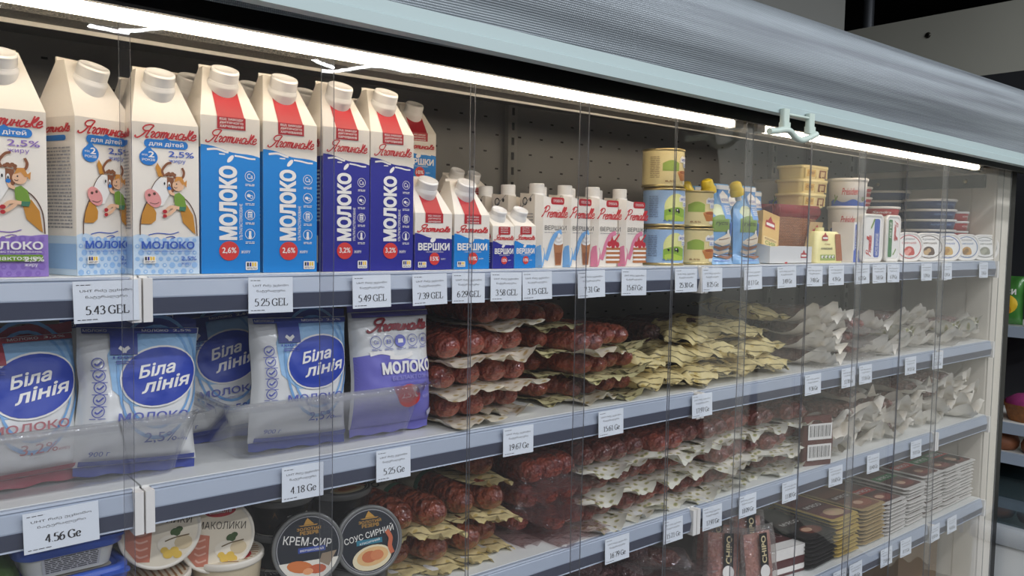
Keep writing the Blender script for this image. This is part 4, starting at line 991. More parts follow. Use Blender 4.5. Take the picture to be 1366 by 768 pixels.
# narrow blue and white packs squeezed left of the butter tub
for i, px in enumerate((1134, 1140)):
    t = thing('butter_stick', 'narrow blue and white butter pack squeezed upright, %s' % ['left one', 'right one'][i], 'pack', (at(px, 349, .03).x, .020, T1), radians(4))
    q = MB(); q.loft([[(x, y, z) for x, y in ((-.009, 0), (.009, 0), (.009, .05), (-.009, .05))] for z in (0, .088)], WHITE_PLASTIC, True, False)
    p = pr(q, lambda u, v, k: ((u-.5)*.018, -.0003*k, v*.088)); p.rect(.1, .9, .0, .3, NAVYB); p.rect(.35, .9, .3, .95, NAVYB); p.up(); p.text('МАСЛО', .45, .8, .35, .8, WHITE, .01, 0, 90); part(q, 'pack_body', t)
# row of oval tubs leaning with their lids forward
def oval(col, pic, under):
    def d(p, a):
        p.ell(.5, .5, .43, .43, ink((240, 238, 234)), 30); p.up(); p.ring(.5, .5, .41, .41, .07, col, 30); p.text('крем', .30, .70, .72, .80, GREYI, .02, .2); p.text('СИРНИЙ', .26, .74, .60, .68, col, .02); p.up()
        p.ell(.5, .36, .17, .16, pic, 16); p.ell(.42, .30, .08, .09, under, 12); p.ell(.60, .30, .08, .09, pic, 12); p.up(); p.ell(.5, .38, .07, .08, under, 10); small_lines(p, .3, .7, .14, .18, 1, GREYI)
    return d
specs = [(1209, ink((190, 60, 70)), ink((198, 70, 62)), ink((232, 160, 150)), 'red strawberries'), (1235, ink((96, 74, 60)), ink((90, 66, 52)), ink((196, 164, 120)), 'brown mushrooms'), (1260, ink((58, 98, 168)), ink((206, 168, 96)), ink((176, 132, 70)), 'blue rim and bread'), (1286, ink((70, 110, 160)), ink((196, 150, 84)), ink((140, 104, 60)), 'a bun'), (1310, ink((120, 122, 112)), ink((140, 140, 124)), ink((170, 168, 150)), 'grey picture')]
for i, (px, c_, pi_, un, nm) in enumerate(specs):
    t = stand_tub('white oval cream cheese tub tipped on its side, lid with %s' % nm, .103, .070, .045, oval(c_, pi_, un), 'cheese_tub', .034); t['group'] = 'oval cream cheese tubs'
    t.location = (at(px, 348, .02).x, .012, T1); t.rotation_euler = (radians(-4), 0, radians([-14, -22, -20, -16, -22][i]))
# ================================================================== second shelf: milk pouches in clear bins
T2 = SHELF_Z[1]+.0004
BIN = clear('bin_plastic', (251, 251, 252), .01, .10, haze=.014, hazecol=(236, 238, 240), ior=1.45)
def bin_box(label, w, d, h, loc, group=None):
    t = thing('clear_bin', label, 'bin', loc, 0, group); q = MB()
    O = lambda e, z, r: rrect(w-2*e, d-2*e, r, z, 5, 0, d/2)
    # bottom, walls (outer then inner), rolled rim
    q.loft([O(.030, 0, .018), O(.0085, h-.004, .020), O(0, h-.003, .022), O(-.006, h-.001, .026), O(-.007, h-.0045, .027), O(-.007, h-.009, .027)], BIN, False)
    q.loft([O(.0315, .0016, .017), O(.0100, h-.002, .019), O(.0085, h-.004, .020)], BIN, False)
    q.add(O(.0310, .0012, .018), [tuple(range(24))], BIN)
    part(q, 'bin_shell', t); return t
bin_box('clear plastic bin holding milk pouches, right one, beside the sausages', .292, .30, .0725, (.4795, -.004, T2), 'clear bins')
bin_box('clear plastic bin holding milk pouches, left one', .292, .30, .0725, (.1755, -.006, T2), 'clear bins')

def pouch_bag(label, w, h, d, base, draw, seal, twist=0., seed=1, name='milk_pouch'):
    """pillow pouch standing on its bottom seam: thing > film (print included), top_seal, bottom_seal"""
    t = thing(name, label, 'milk pouch'); q = MB()
    def dep(u, v):
        e = max(0., 1-(2*u-1)**4)*max(0., 1-(abs(2*v-1))**3.2)
        e = e**.55*(1.15-.45*v)
        n = mnoise.noise((u*3+seed, v*4, seed))*.10+mnoise.noise((u*9, v*8+seed, 3.))*.05+.03*abs(mnoise.noise((u*4+v*5, v*2-u*4, seed*2.)))
        return d/2*e*(1+n)+.0006
    def edge(v): return 1-.055*sin(pi*min(1, max(0, v)))+.012*mnoise.noise((v*6, seed, 0))
    def front(u, v, k=0): 
        n = .004*mnoise.noise((v*3, seed*1.7, 2.))
        return ((u-.5)*w*edge(v)+n, -dep(u, v)-.0006*k-(.0003 if k else 0), v*h)
    q.grid(lambda u, v: front(u, v), 28, 36, base); q.grid(lambda u, v: (front(u, v)[0], dep(u, v), v*h), 14, 18, base)
    draw(pr(q, front, .035), w/h); part(q, 'film', t)
    for nm, v0, v1 in (('top_seal', h*.996, h+.011), ('bottom_seal', -.010, h*.004)):
        q = MB(); nx = 24
        for sg in (-.0004, .0004):
            q.add([((i/nx-.5)*w*.985+.002*mnoise.noise((i*.2, seed, 1)), sg+.0016*sin(i*.55+seed)*(abs(z-(h if v0 > 0 else 0))/.011), z+.0012*sin(i*.9+seed)) for z in (v0, (v0+v1)/2, v1) for i in range(nx+1)],
                  [(j*(nx+1)+i, j*(nx+1)+i+1, (j+1)*(nx+1)+i+1, (j+1)*(nx+1)+i) for j in range(2) for i in range(nx)], seal, True)
        part(q, nm, t)
    return t
FILM_W = mat('pouch_white', (224, 224, 222), .33, coat=.35, bump=.25, bscale=26)
FILM_V = mat('pouch_violet', (112, 108, 190), .33, coat=.35, bump=.25, bscale=26)
SEAL_B = mat('seal_blue', (58, 72, 150), .4); SEAL_R = mat('seal_red', (158, 62, 74), .4)
ROYAL = ink((34, 62, 166)); PSKY = ink((150, 190, 226)); PSKY2 = ink((118, 166, 214)); VIO = ink((84, 92, 170))
def bila(pct, acc, top):
    def draw(p, a):
        # sky blue swirl behind the oval
        p.poly([(.30, .97), (.985, .97), (.985, .66), (.93, .54), (.70, .42), (.40, .43), (.24, .55), (.22, .80)], PSKY); p.up()
        for r_ in (.36, .30): p.ring(.64, .64, r_, r_*a*1.5, .06, PSKY2, 30)
        p.up(); p.ell(.64, .64, .34, .25*a*1.05, WHITE, 30, .15, 2); p.up(); p.ell(.64, .64, .325, .235*a*1.05, ROYAL, 30, .15, 2); p.up()
        p.text('Біла', .45, .78, .645, .74, WHITE, .025, .3, .14, 1.); p.text('лінія', .47, .92, .545, .64, WHITE, .025, .3, .14, 1.)
        p.rect(.0+.03, .98, .955, .995, top, 8, 1); p.rect(.24, .46, .80, .97, top, 3, 3); p.up(); p.text('МОЛОКО', .50, .72, .966, .986, WHITE, .01); p.text(pct, .76, .92, .966, .986, WHITE, .01)
        p.text('МОЛОКО', .04, .22, .966, .986, WHITE, .01)
        p.stroke([(.31, .855), (.34, .835), (.35, .815)], .03, .03*a, WHITE); p.stroke([(.39, .855), (.36, .835), (.35, .815)], .03, .03*a, WHITE); p.text('100%', .26, .45, .772, .79, ROYAL, .015); small_lines(p, .28, .44, .735, .765, 2, VIO)
        for i in range(5):
            v = .74-.085*i; p.ring(.14, v, .05, .05*a, .16, VIO, 16); p.stroke([(.115, v), (.135, v-.012), (.17, v+.015)], .014, .014*a, VIO); small_lines(p, .08, .2, v-.052, v-.04, 1, VIO)
        p.text('МОЛОКО', .30, .90, .325, .385, VIO if acc == ROYAL else ink((176, 112, 116)), .02); p.text('ПИТНЕ УЛЬТРАПАСТЕРИЗОВАНЕ', .36, .86, .29, .306, VIO)
        p.text(pct, .52, .80, .155, .235, acc, .0, .1); p.text('жиру', .80, .90, .16, .185, acc)
        p.text('900 г', .10, .26, .085, .12, ROYAL, .0, .15)
        p.rect(.03, .97, .012, .05, top, 8, 1)
    return draw
bl25 = bila('2,5%', ROYAL, ink((58, 72, 150))); bl32 = bila('3,2%', ink((176, 70, 78)), ink((158, 62, 74)))
def span(px0, px1, py0, py1, Y):
    """centre x, width and height of what stands on plane Y between these picture edges"""
    a, b = at(px0, py1, Y), at(px1, py1, Y); t_, u_ = at(px0, py0, Y), at(px1, py0, Y)
    return (a.x+b.x)/2, b.x-a.x, ((t_.z+u_.z)-(a.z+b.z))/2
pb = Proto(pouch_bag('x', .126, .150, .050, FILM_W, bl25, SEAL_B, seed=3)); pb2 = Proto(pouch_bag('x', .126, .148, .054, FILM_W, bl25, SEAL_B, seed=8)); pr32 = Proto(pouch_bag('x', .128, .144, .056, FILM_W, bl32, SEAL_R, seed=5))
lab = 'white milk pouch with dark blue oval, '
gp = 'white milk pouches with dark blue ovals'
x, w, h = span(327, 455, 420, 605, .05); pb.put((x, .042, T2+.0125), lab+'standing in the right bin beside the violet pouch', gp, (radians(-4), radians(1.5), radians(-3)))
x, w, h = span(98, 255, 440, 630, .05); pb2.put((x, .044, T2+.0125), lab+'tilted in front in the left bin', gp, (radians(-7), radians(3), radians(-4)))
x, w, h = span(-45, 88, 450, 645, .05); pr32.put((x-.002, .055, T2+.0125), 'white milk pouch with dark blue oval and red trim, at the left edge', gp, (radians(-9), radians(-1), radians(3)))
pb2.put((at(300, 560, .10).x+.010, .130, T2+.0125), lab+'leaning at the left end of the right bin', gp, (radians(-6), radians(-7), radians(-14)))
pb.put((at(165, 520, .13).x, .128, T2+.0125), lab+'behind the tilted one in the left bin', gp, (radians(-4), radians(-1), radians(2)))
pb.put((at(232, 520, .19).x+.010, .205, T2+.0125), lab+'at the back of the left bin', gp, (radians(-4), radians(3), 0))
def vio_bag(p, a):
    band(p, lambda t: .62-.03*t+.03*sin(t*6), .0, ink((112, 108, 190)), 26, .01, .99); p.up()
    p.stroke([(.16, .645), (.30, .66), (.46, .63)], .05, .05*a, WHITE); p.stroke([(.40, .61), (.55, .60), (.70, .63)], .045, .045*a, WHITE); p.up()
    p.script('Яготинське', .16, .92, .83, .94, ink((138, 34, 44)), .024, .024*a)
    for i in range(5):
        u = .24+.155*i
        if i == 2: p.ell(u, .745, .068, .068*a, ink((104, 108, 190)), 16)
        else: p.ring(u, .745, .068, .068*a, .10, VIO, 18)
        p.up(); p.text(['Са', 'В', '1', 'D', 'E'][i], u-.03, u+.03, .728, .762, WHITE if i == 2 else VIO, .01); p.k -= 1
        small_lines(p, u-.06, u+.06, .672, .69, 2, VIO)
    p.text('МОЛОКО', .28, .96, .465, .57, WHITE, .05); p.text('БЕЗЛАКТОЗНЕ', .40, .93, .41, .445, ink((150, 146, 210)), .02); p.text('УЛЬТРАПАСТЕРИЗОВАНЕ', .48, .92, .375, .39, ink((150, 146, 210)))
    p.ell(.62, .265, .15, .15*a*.85, TOMATO, 22, 0, 2); p.up(); p.text('2,5%', .51, .73, .24, .295, WHITE, .02); p.text('ЖИРУ', .80, .92, .23, .26, ink((170, 166, 220)), .01)
    p.poly([(.88, .10), (.96, .13), (.98, .08), (.92, .05)], ink((206, 206, 226))); p.rect(.02, .98, .955, .995, ink((84, 80, 150)), 8, 1)
x, w, h = span(456, 560, 415, 588, .05)
t = pouch_bag('violet and white lactose-free milk pouch in the right bin, beside the sausages', .120, .152, .054, FILM_W, vio_bag, FILM_V, seed=12); t.location = (x+.006, .042, T2+.0125); t.rotation_euler = (radians(-3), radians(0), radians(-2))

# ------------------------------------------------------------------ smoked sausage packs
def meat(name, base, dark, fat, fat_amt=.55):
    m = bpy.data.materials.new(name); m.use_nodes = True; nt, b = nodes_of(m)
    tc = nt.nodes.new('ShaderNodeTexCoord')
    n1 = nt.nodes.new('ShaderNodeTexNoise'); n1.inputs['Scale'].default_value = 55; n1.inputs['Detail'].default_value = 5
    r1 = nt.nodes.new('ShaderNodeValToRGB'); r1.color_ramp.elements[0].position = .35; r1.color_ramp.elements[1].position = .62
    r1.color_ramp.elements[0].color = (*lin(dark), 1); r1.color_ramp.elements[1].color = (*lin(base), 1)
    v = nt.nodes.new('ShaderNodeTexVoronoi'); v.inputs['Scale'].default_value = 170; v.inputs['Randomness'].default_value = 1
    r2 = nt.nodes.new('ShaderNodeValToRGB'); r2.color_ramp.elements[0].position = .12; r2.color_ramp.elements[1].position = .30
    r2.color_ramp.elements[0].color = (fat_amt,)*3+(1,); r2.color_ramp.elements[1].color = (0, 0, 0, 1)
    mx = nt.nodes.new('ShaderNodeMix'); mx.data_type = 'RGBA'; mx.inputs['B'].default_value = (*lin(fat), 1)
    L = nt.links.new
    for q in (n1, v): L(tc.outputs['Object'], q.inputs['Vector'])
    L(n1.outputs['Fac'], r1.inputs['Fac']); L(r1.outputs['Color'], mx.inputs['A']); L(v.outputs['Distance'], r2.inputs['Fac']); L(r2.outputs['Color'], mx.inputs['Factor']); L(mx.outputs['Result'], b.inputs['Base Color'])
    n3 = nt.nodes.new('ShaderNodeTexNoise'); n3.inputs['Scale'].default_value = 95; n3.inputs['Detail'].default_value = 2.5
    bp = nt.nodes.new('ShaderNodeBump'); bp.inputs['Strength'].default_value = 1; bp.inputs['Distance'].default_value = .010
    L(tc.outputs['Object'], n3.inputs['Vector']); L(n3.outputs['Fac'], bp.inputs['Height']); L(bp.outputs['Normal'], b.inputs['Normal']); L(bp.outputs['Normal'], b.inputs['Coat Normal'])
    b.inputs['Roughness'].default_value = .42; b.inputs['Coat Weight'].default_value = 1.0; b.inputs['Coat IOR'].default_value = 1.6; b.inputs['Coat Roughness'].default_value = .05
    return m
MEAT_RED = meat('sausage_red', (176, 82, 60), (112, 42, 32), (200, 120, 96)); MEAT_DARK = meat('sausage_dark', (148, 70, 56), (88, 36, 30), (170, 104, 86)); MEAT_BROWN = meat('sausage_brown', (158, 76, 48), (98, 40, 26), (176, 104, 70), .2); MEAT_PLUM = meat('sausage_plum', (92, 50, 50), (54, 26, 30), (150, 110, 104)); MEAT_PALE = meat('sausage_pale', (140, 92, 76), (92, 52, 44), (206, 186, 170))
def paper(name, base, spot, spot2, sc=55, lines=False, rough=.45):
    m = bpy.data.materials.new(name); m.use_nodes = True; nt, b = nodes_of(m); L = nt.links.new
    tc = nt.nodes.new('ShaderNodeTexCoord'); v = nt.nodes.new('ShaderNodeTexVoronoi'); v.inputs['Scale'].default_value = sc; v.inputs['Randomness'].default_value = .7; v.voronoi_dimensions = '2D'
    r = nt.nodes.new('ShaderNodeValToRGB'); e = r.color_ramp.elements
    e[0].position = 0; e[0].color = (*lin(spot), 1); e[1].position = .26; e[1].color = (*lin(base), 1)
    a1 = e.new(.14); a1.color = (*lin(spot), 1); a2 = e.new(.15); a2.color = (*lin(spot2), 1); a3 = e.new(.23); a3.color = (*lin(spot2), 1)
    L(tc.outputs['Object'], v.inputs['Vector']); L(v.outputs['Distance'], r.inputs['Fac']); last = r.outputs['Color']
    if lines:
        w = nt.nodes.new('ShaderNodeTexWave'); w.inputs['Scale'].default_value = 18; w.inputs['Distortion'].default_value = 3; w.inputs['Detail'].default_value = 3; w.bands_direction = 'DIAGONAL'
        r2 = nt.nodes.new('ShaderNodeValToRGB'); r2.color_ramp.elements[0].position = .90; r2.color_ramp.elements[1].position = .96; r2.color_ramp.elements[0].color = (0, 0, 0, 1); r2.color_ramp.elements[1].color = (.75,)*3+(1,)
        mx = nt.nodes.new('ShaderNodeMix'); mx.data_type = 'RGBA'; mx.inputs['B'].default_value = (*lin((60, 50, 30)), 1)
        L(tc.outputs['Object'], w.inputs['Vector']); L(w.outputs['Fac'], r2.inputs['Fac']); L(r2.outputs['Color'], mx.inputs['Factor']); L(last, mx.inputs['A']); last = mx.outputs['Result']
    L(last, b.inputs['Base Color']); b.inputs['Roughness'].default_value = rough; b.inputs['Coat Weight'].default_value = .4; b.inputs['Coat Roughness'].default_value = .1
    n3 = nt.nodes.new('ShaderNodeTexNoise'); n3.inputs['Scale'].default_value = 45; n3.inputs['Detail'].default_value = 4; bp = nt.nodes.new('ShaderNodeBump'); bp.inputs['Strength'].default_value = .45; bp.inputs['Distance'].default_value = .006
    L(tc.outputs['Object'], n3.inputs['Vector']); L(n3.outputs['Fac'], bp.inputs['Height']); L(bp.outputs['Normal'], b.inputs['Normal']); L(bp.outputs['Normal'], b.inputs['Coat Normal'])
    return m
PAP_CREAM = paper('paper_cream_leaf', (232, 224, 204), (190, 164, 112), (206, 190, 152), 56); PAP_GREEN = paper('paper_white_leaf', (228, 226, 212), (150, 154, 106), (200, 188, 146), 56); PAP_YELLOW = paper('paper_yellow_print', (224, 207, 152), (206, 182, 112), (224, 207, 152), 40, True); PAP_WHITE = paper('paper_white', (242, 236, 224), (226, 216, 198), (236, 228, 214), 30); PAP_OLIVE = paper('paper_olive_print', (214, 206, 156), (96, 96, 60), (170, 160, 110), 60, True)
CFILM = clear('pack_film', (240, 238, 236), .05, .10, haze=.13, hazecol=(240, 236, 232), bump=1.0, bscale=70)
CFILM2 = clear('pack_film_thin', (240, 232, 232), .06, .06, haze=.03, hazecol=(225, 215, 215), bump=1.0, bscale=60)
def sausage_mb(L, r, m, seed, taper=.92):
    q = MB(); rings = []; n = 20
    prof = [(.0, .10), (.004, .30), (.007, .55), (.014, .78), (.024, .92)]
    prof = [(y*r/.019, k) for y, k in prof]
    ys = prof+[(prof[-1][0]+(L-2*prof[-1][0])*i/9, 1.0 if 0 < i < 9 else .97) for i in range(1, 9)]+[(L-y, k) for y, k in prof[::-1]]
    for y, k in ys:
        rings.append([(r*k*(1+.03*mnoise.noise((cos(a)*2.6+seed, sin(a)*2.6, y*40)))*cos(a), y, r*k*(1+.03*mnoise.noise((cos(a)*2.6+seed, sin(a)*2.6, y*40)))*sin(a)*.96+r*.97) for a in [2*pi*i/n for i in range(n)]])
    q.loft([rg[::-1] for rg in rings], m)
    return q
def sheet_mb(w, y0, y1, amp, curl, m, seed, lift=.0, droop=.008, nx=20, ny=26, side=.006):
    """crumpled backing sheet: long in y, front end flares and curls"""
    def f(u, v):
        x = (u-.5)*w; y = y0+(y1-y0)*v
        fr = max(0, 1-v*4.2)
        z = -droop*fr*fr+amp*(mnoise.noise((u*3+seed, v*5, seed))+.5*mnoise.noise((u*8, v*12+seed, 1.)))*(.35+1.6*fr)+curl*fr*fr*(.6+.8*mnoise.noise((u*2.4, seed*3., .5)))
        z += side*(abs(2*u-1)**3)*(.5+mnoise.noise((v*4, seed, u*2)))
        y += .010*fr*mnoise.noise((u*3, seed, 9.))
        return (x*(1-.1*fr), y, z+lift)
    q = MB(); q.grid(f, nx, ny, m); return q
def film_mb(w, y0, y1, rs, xs, m, seed, nx=26, ny=26, amp=.0025):
    def f(u, v):
        x = (u-.5)*w; y = y0+(y1-y0)*v
        e = min(1, max(0, (v-.10)*9))*min(1, max(0, (1-v)*12)); e = e*e*(3-2*e)
        z = .001
        for xc in xs:
            dd = abs(x-xc)/rs
            if dd < 1.25: z = max(z, (rs*.97+rs*sqrt(max(0, 1-(dd*.8)**2))+.001)*e)
        z = z+amp*(mnoise.noise((u*6+seed, v*9, 1.))+.7*mnoise.noise((u*14, v*18, seed)))*(1.2-.6*e)+.001
        return (x, y, max(z, .0012))
    q = MB(); q.grid(f, nx, ny, m); return q
def pack(label, n, r, L, m, pap, seed, amp=.007, curl=.018, film=False, fm=None, ext=.028, wpad=.026, name='sausage_pack', side=.006):
    t = thing(name, label, 'sausage pack')
    xs = [(i-(n-1)/2)*r*2.02 for i in range(n)]
    for i, x in enumerate(xs):
        q = sausage_mb(L*(1-.04*((i+seed) % 2)), r, m, seed+i*5); o = part(q, 'sausage', t); o.location = (x, .004*((i*3+seed) % 3), .002); o.rotation_euler = (0, 0, .02*((seed+i) % 3-1))
    w = 2*r*n+wpad
    if pap: part(sheet_mb(w, -ext, L+.012, amp, curl, pap, seed*1.3, side=side), 'paper_backing', t)
    else: part(sheet_mb(w, -ext, L+.012, amp*.5, curl*.5, fm or CFILM, seed*1.3, side=side), 'clear_backing', t)
    if film: part(film_mb(w*.99, -ext*.9, L+.01, r, xs, fm or CFILM, seed), 'clear_film', t)
    return t
ORD = ['first', 'second', 'third', 'fourth', 'fifth', 'sixth', 'seventh', 'eighth', 'ninth', 'tenth', 'eleventh', 'twelfth']
LAY = ['bottom', 'second', 'third', 'fourth', 'fifth', 'sixth']
def stacks(protos, cols, T, step, what, row, group, jx=.009, jr=8, y0=.020, xmax=9):
    """cols: (x, layers, y shift); lays packs in piles with small turns, one label each"""
    rr = random.Random(len(what)*7+len(cols))
    for ci, (x, nl, ys) in enumerate(cols):
        for l in range(nl):
            pz = T+.004+step*l
            protos[(ci*2+l*3+(ci*l) % 2) % len(protos)].put((min(x, xmax)+rr.uniform(-jx, jx), y0+ys+rr.uniform(-.012, .018), pz), '%s, %s, %s pile from left, %s layer' % (what, row, ORD[ci], LAY[l]), group,
                (radians(rr.uniform(-2.5, 1.0)), radians(rr.uniform(-4, 4)), radians(rr.uniform(-jr, jr)+3)))
X2 = lambda px, Y=.05: at(px, 500, Y).x
pA = [Proto(pack('x', 2, .0205, .23, MEAT_RED, PAP_CREAM, s, curl=.018, wpad=.022, ext=.024)) for s in (1, 2, 3)]
stacks(pA, [(X2(607), 3, 0), (X2(672), 4, .012)], T2, .0430, 'red sausage pair on cream paper', 'second shelf', 'red sausage pairs on cream paper')
pB = [Proto(pack('x', 2, .0185, .24, MEAT_RED, PAP_OLIVE, s, curl=.018, wpad=.022, ext=.024)) for s in (4, 5)]+[Proto(pack('x', 2, .0170, .23, MEAT_DARK, PAP_CREAM, 6, curl=.02, wpad=.036))]
stacks(pB, [(X2(727, .09), 4, .05), (X2(775), 3, .0), (X2(823), 3, .01)], T2, .0390, 'red sausage pair on olive paper', 'second shelf', 'red sausage pairs on olive paper', jr=8)
# long plum-dark salami lying behind the yellow packs
pS = Proto(pack('x', 1, .024, .26, MEAT_PLUM, None, 7, ext=.01, wpad=.012, film=False))
for i in range(6):
    for l in range(2 if i < 4 else 1):
        pS.put((X2(850+26*i, .20)+.05*i*.3, .135, T2+.004+.050*l), 'plum-dark salami lying behind the yellow packs, %s from the left, %s layer' % (ORD[i], LAY[l]), 'plum-dark salami', (radians(-2), 0, radians(2*((i+l) % 3)-2)))
# crumpled yellow packs
def yellow(label, seed, w=.085, L=.20):
    t = thing('sausage_pack', label, 'sausage pack')
    q = MB()
    def f(sg):
        def g(u, v):
            x = (u-.5)*w; e = max(0, 1-(2*u-1)**2)**.5*min(1, max(.06, (v-.02)*5))*min(1, max(.05, (1-v)*6))
            z = sg*.017*e+.017+.006*mnoise.noise((u*4+seed, v*6, sg))*(1.3-e*.4)+.004*mnoise.noise((u*10, v*14, seed))
            if v < .16: z += (.16-v)*.12*mnoise.noise((u*2.5, seed*2., 0))-.03*(.16-v)
            return (x*(1+.12*max(0, .15-v)/.15)+.006*mnoise.noise((v*5, seed, 2.)), -.02+(L+.02)*v+.012*mnoise.noise((u*3, seed, 5.))*(v < .15), max(z, .001))
        return g
    q.grid(f(1), 22, 34, PAP_YELLOW); q.grid(f(-1), 16, 24, PAP_YELLOW); part(q, 'yellow_wrap', t)
    s_ = sausage_mb(L*.9, .012, MEAT_DARK, seed); o = part(s_, 'sausage', t); o.location = (0, .012, .004)
    return t
pY = [Proto(yellow('x', s)) for s in (1, 2, 3, 4)]
rr = random.Random(3)
yl = [(872, .030, 0, 20), (905, .026, 0, 8), (938, .026, 0, 24), (968, .024, 0, 12), (1000, .026, 0, -14), (1035, .028, 0, 18),
      (866, .050, 1, 30), (900, .040, 1, -32), (940, .045, 1, -25), (982, .036, 1, 28), (1016, .045, 1, -10), (915, .075, 2, -38), (955, .080, 2, -30), (1000, .075, 2, 15), (1020, .09, 3, -12)]
for i, (px, Y, l, rz) in enumerate(yl):
    pY[i % 4].put((X2(px, Y), Y, T2+.003+.030*l), 'crumpled yellow printed sausage pack, %s from the left in the %s layer' % (ORD[[k for k, q in enumerate([z for z in yl if z[2] == l]) if q[0] == px][0]], LAY[l]), 'crumpled yellow sausage packs', (radians(rr.uniform(-4, 3)), radians(rr.uniform(-10, 10)), radians(rz)))
# glossy clear packs further right
pC = [Proto(pack('x', 2, .015, .22, m_, pp_, s, amp=.016, curl=.045, film=True, ext=.032, wpad=.045, side=.02)) for s, m_, pp_ in ((11, MEAT_PALE, PAP_WHITE), (12, MEAT_PALE, PAP_WHITE), (13, MEAT_DARK, None), (14, MEAT_DARK, PAP_GREEN))]
stacks(pC[1:3]+pC[:1], [(X2(1074), 4, 0), (X2(1100), 4, .02), (X2(1127), 3, .0), (X2(1155), 3, .01)], T2, .029, 'glossy clear sausage pack', 'second shelf', 'glossy clear sausage packs', jr=14, jx=.015, y0=.030)
stacks([pC[0], pC[3]], [(X2(1190), 3, .0), (X2(1218), 3, .02), (X2(1246), 2, 0), (X2(1270), 2, .01), (X2(1291), 2, 0)], T2, .028, 'pale-backed sausage pack', 'second shelf right end', 'pale-backed clear sausage packs', jr=12, jx=.012, xmax=X1-.085, y0=.030)
# ================================================================== third shelf
T3 = SHELF_Z[2]+.0004
# blue lidded food boxes at the far left
BLUE_LID = mat('lid_blue', (52, 88, 180), .35); CLOUD = mat('box_cloud', (206, 206, 200), .3)
def lid_box():
    t = thing('food_container', 'x', 'container'); w, d, h = .100, .085, .041
    q = MB(); q.loft([rrect(w*.80, d*.80, .014, 0, 5, 0, d/2), rrect(w*.92, d*.92, .016, h-.010, 5, 0, d/2)], CLOUD)
    p = pr(q, lambda u, v, k: ((u-.5)*w*(.8+.12*v), d*.1-.0006-d*.06*v-.0003*k, .001+v*(h-.012)))
    p.rect(.18, .82, .08, .92, ink((186, 186, 190))); p.up(); small_lines(p, .21, .79, .12, .90, 11, BLACK_I); part(q, 'box_body', t)
    q = MB(); q.loft([rrect(w*.97, d*.97, .016, h-.0195, 5, 0, d/2), rrect(w*1.02, d*1.02, .018, h-.0180, 5, 0, d/2), rrect(w*1.02, d*1.02, .018, h-.003, 5, 0, d/2), rrect(w*.95, d*.95, .016, h-.0015, 5, 0, d/2), rrect(w*.86, d*.86, .014, h-.0015, 5, 0, d/2), rrect(w*.84, d*.84, .013, h-.004, 5, 0, d/2)], BLUE_LID)
    q.loft([rrect(.030, .014, .005, h-.009, 3, w*.34, .002), rrect(.030, .014, .005, h-.0065, 3, w*.34, .002)], BLUE_LID)
    p = pr(q, lambda u, v, k: ((u-.5)*w*.8, d*.1+v*d*.8, h-.004+.0003*k)); p.rrect(.05, .95, .05, .95, .1, .1, ink((206, 200, 186))); p.up(); p.ell(.5, .5, .3, .3, BROWN)
    part(q, 'snap_lid', t); return t
lbx = Proto(lid_box()); LX = at(95, 725, .02).x
for i in range(4): lbx.put((LX+[.004, -.003, .006, 0][i], .012, T3+.0412*i), 'white food box with blue snap lid, %s' % ['at the bottom of its stack', 'second from the bottom of its stack', 'just under the top box', 'on top of its stack at the left edge'][i], 'blue lidded food boxes', (0, 0, radians([1, -2, 4, 2][i])))
t = thing('herb_pack', 'green leafy herb pack at the left edge beside the blue lidded boxes', 'herbs', (at(4, 735, .03).x-.018, .050, T3))
gm = mat('herb_green', (78, 112, 44), .4, var=.5, vscale=60, coat=.5, bump=.6, bscale=60); q = MB()
q.grid(lambda u, v: (.040*(2*u-1)*sin(pi*min(max(v, .04), .96))**.3, -.024*sqrt(max(0, 1-(2*u-1)**2))*sin(pi*min(max(v, .02), .98))**.5-.006*mnoise.noise((u*5, v*7, 3.)), .155*v), 18, 26, gm)
q.grid(lambda u, v: (.040*(2*u-1)*sin(pi*min(max(v, .04), .96))**.3, .024*sqrt(max(0, 1-(2*u-1)**2))*sin(pi*min(max(v, .02), .98))**.5, .155*v), 12, 16, gm); part(q, 'leaf_bag', t)

# round tubs shown lid-on; the lid print differs
def disc_tub(label, r, h, body, lidm, draw, cat='tub', name='sauce_tub', clear_lid=False):
    """flat round tub, axis up, lid print on top (put on its side it shows the lid)"""
    t = thing(name, label, cat); q = MB()
    q.lathe([(0, 0), (r*.84, 0), (r*.87, .001), (r*.955, h-.008)], body, 48, False); part(q, 'tub_body', t)
    q = MB(); q.lathe([(r*.94, h-.0085), (r, h-.008), (r+.0008, h-.006), (r+.0008, h-.0018), (r, h), (r*.95, h+.0002), (r*.92, h-.0008), (0, h-.0008)], lidm, 56, False)
    p = pr(q, lambda u, v, k: ((u-.5)*2*r*.93, (v-.5)*2*r*.93, h-.0008+.00022*k)); draw(p); part(q, 'lid', t); return t
def circ(p, m, cu=.5, cv=.5, r=.495): p.ell(cu, cv, r, r, m, 48); p.up()
def chord(p, v0, m, n=30, r=.49):
    """part of the disc below height v0"""
    a0 = math.asin(max(-1, min(1, (v0-.5)/r))); pts = [(.5+r*cos(a), .5+r*sin(a)) for a in [pi-a0+(pi+2*a0)*i/n for i in range(n+1)]]
    p.poly(pts, m)
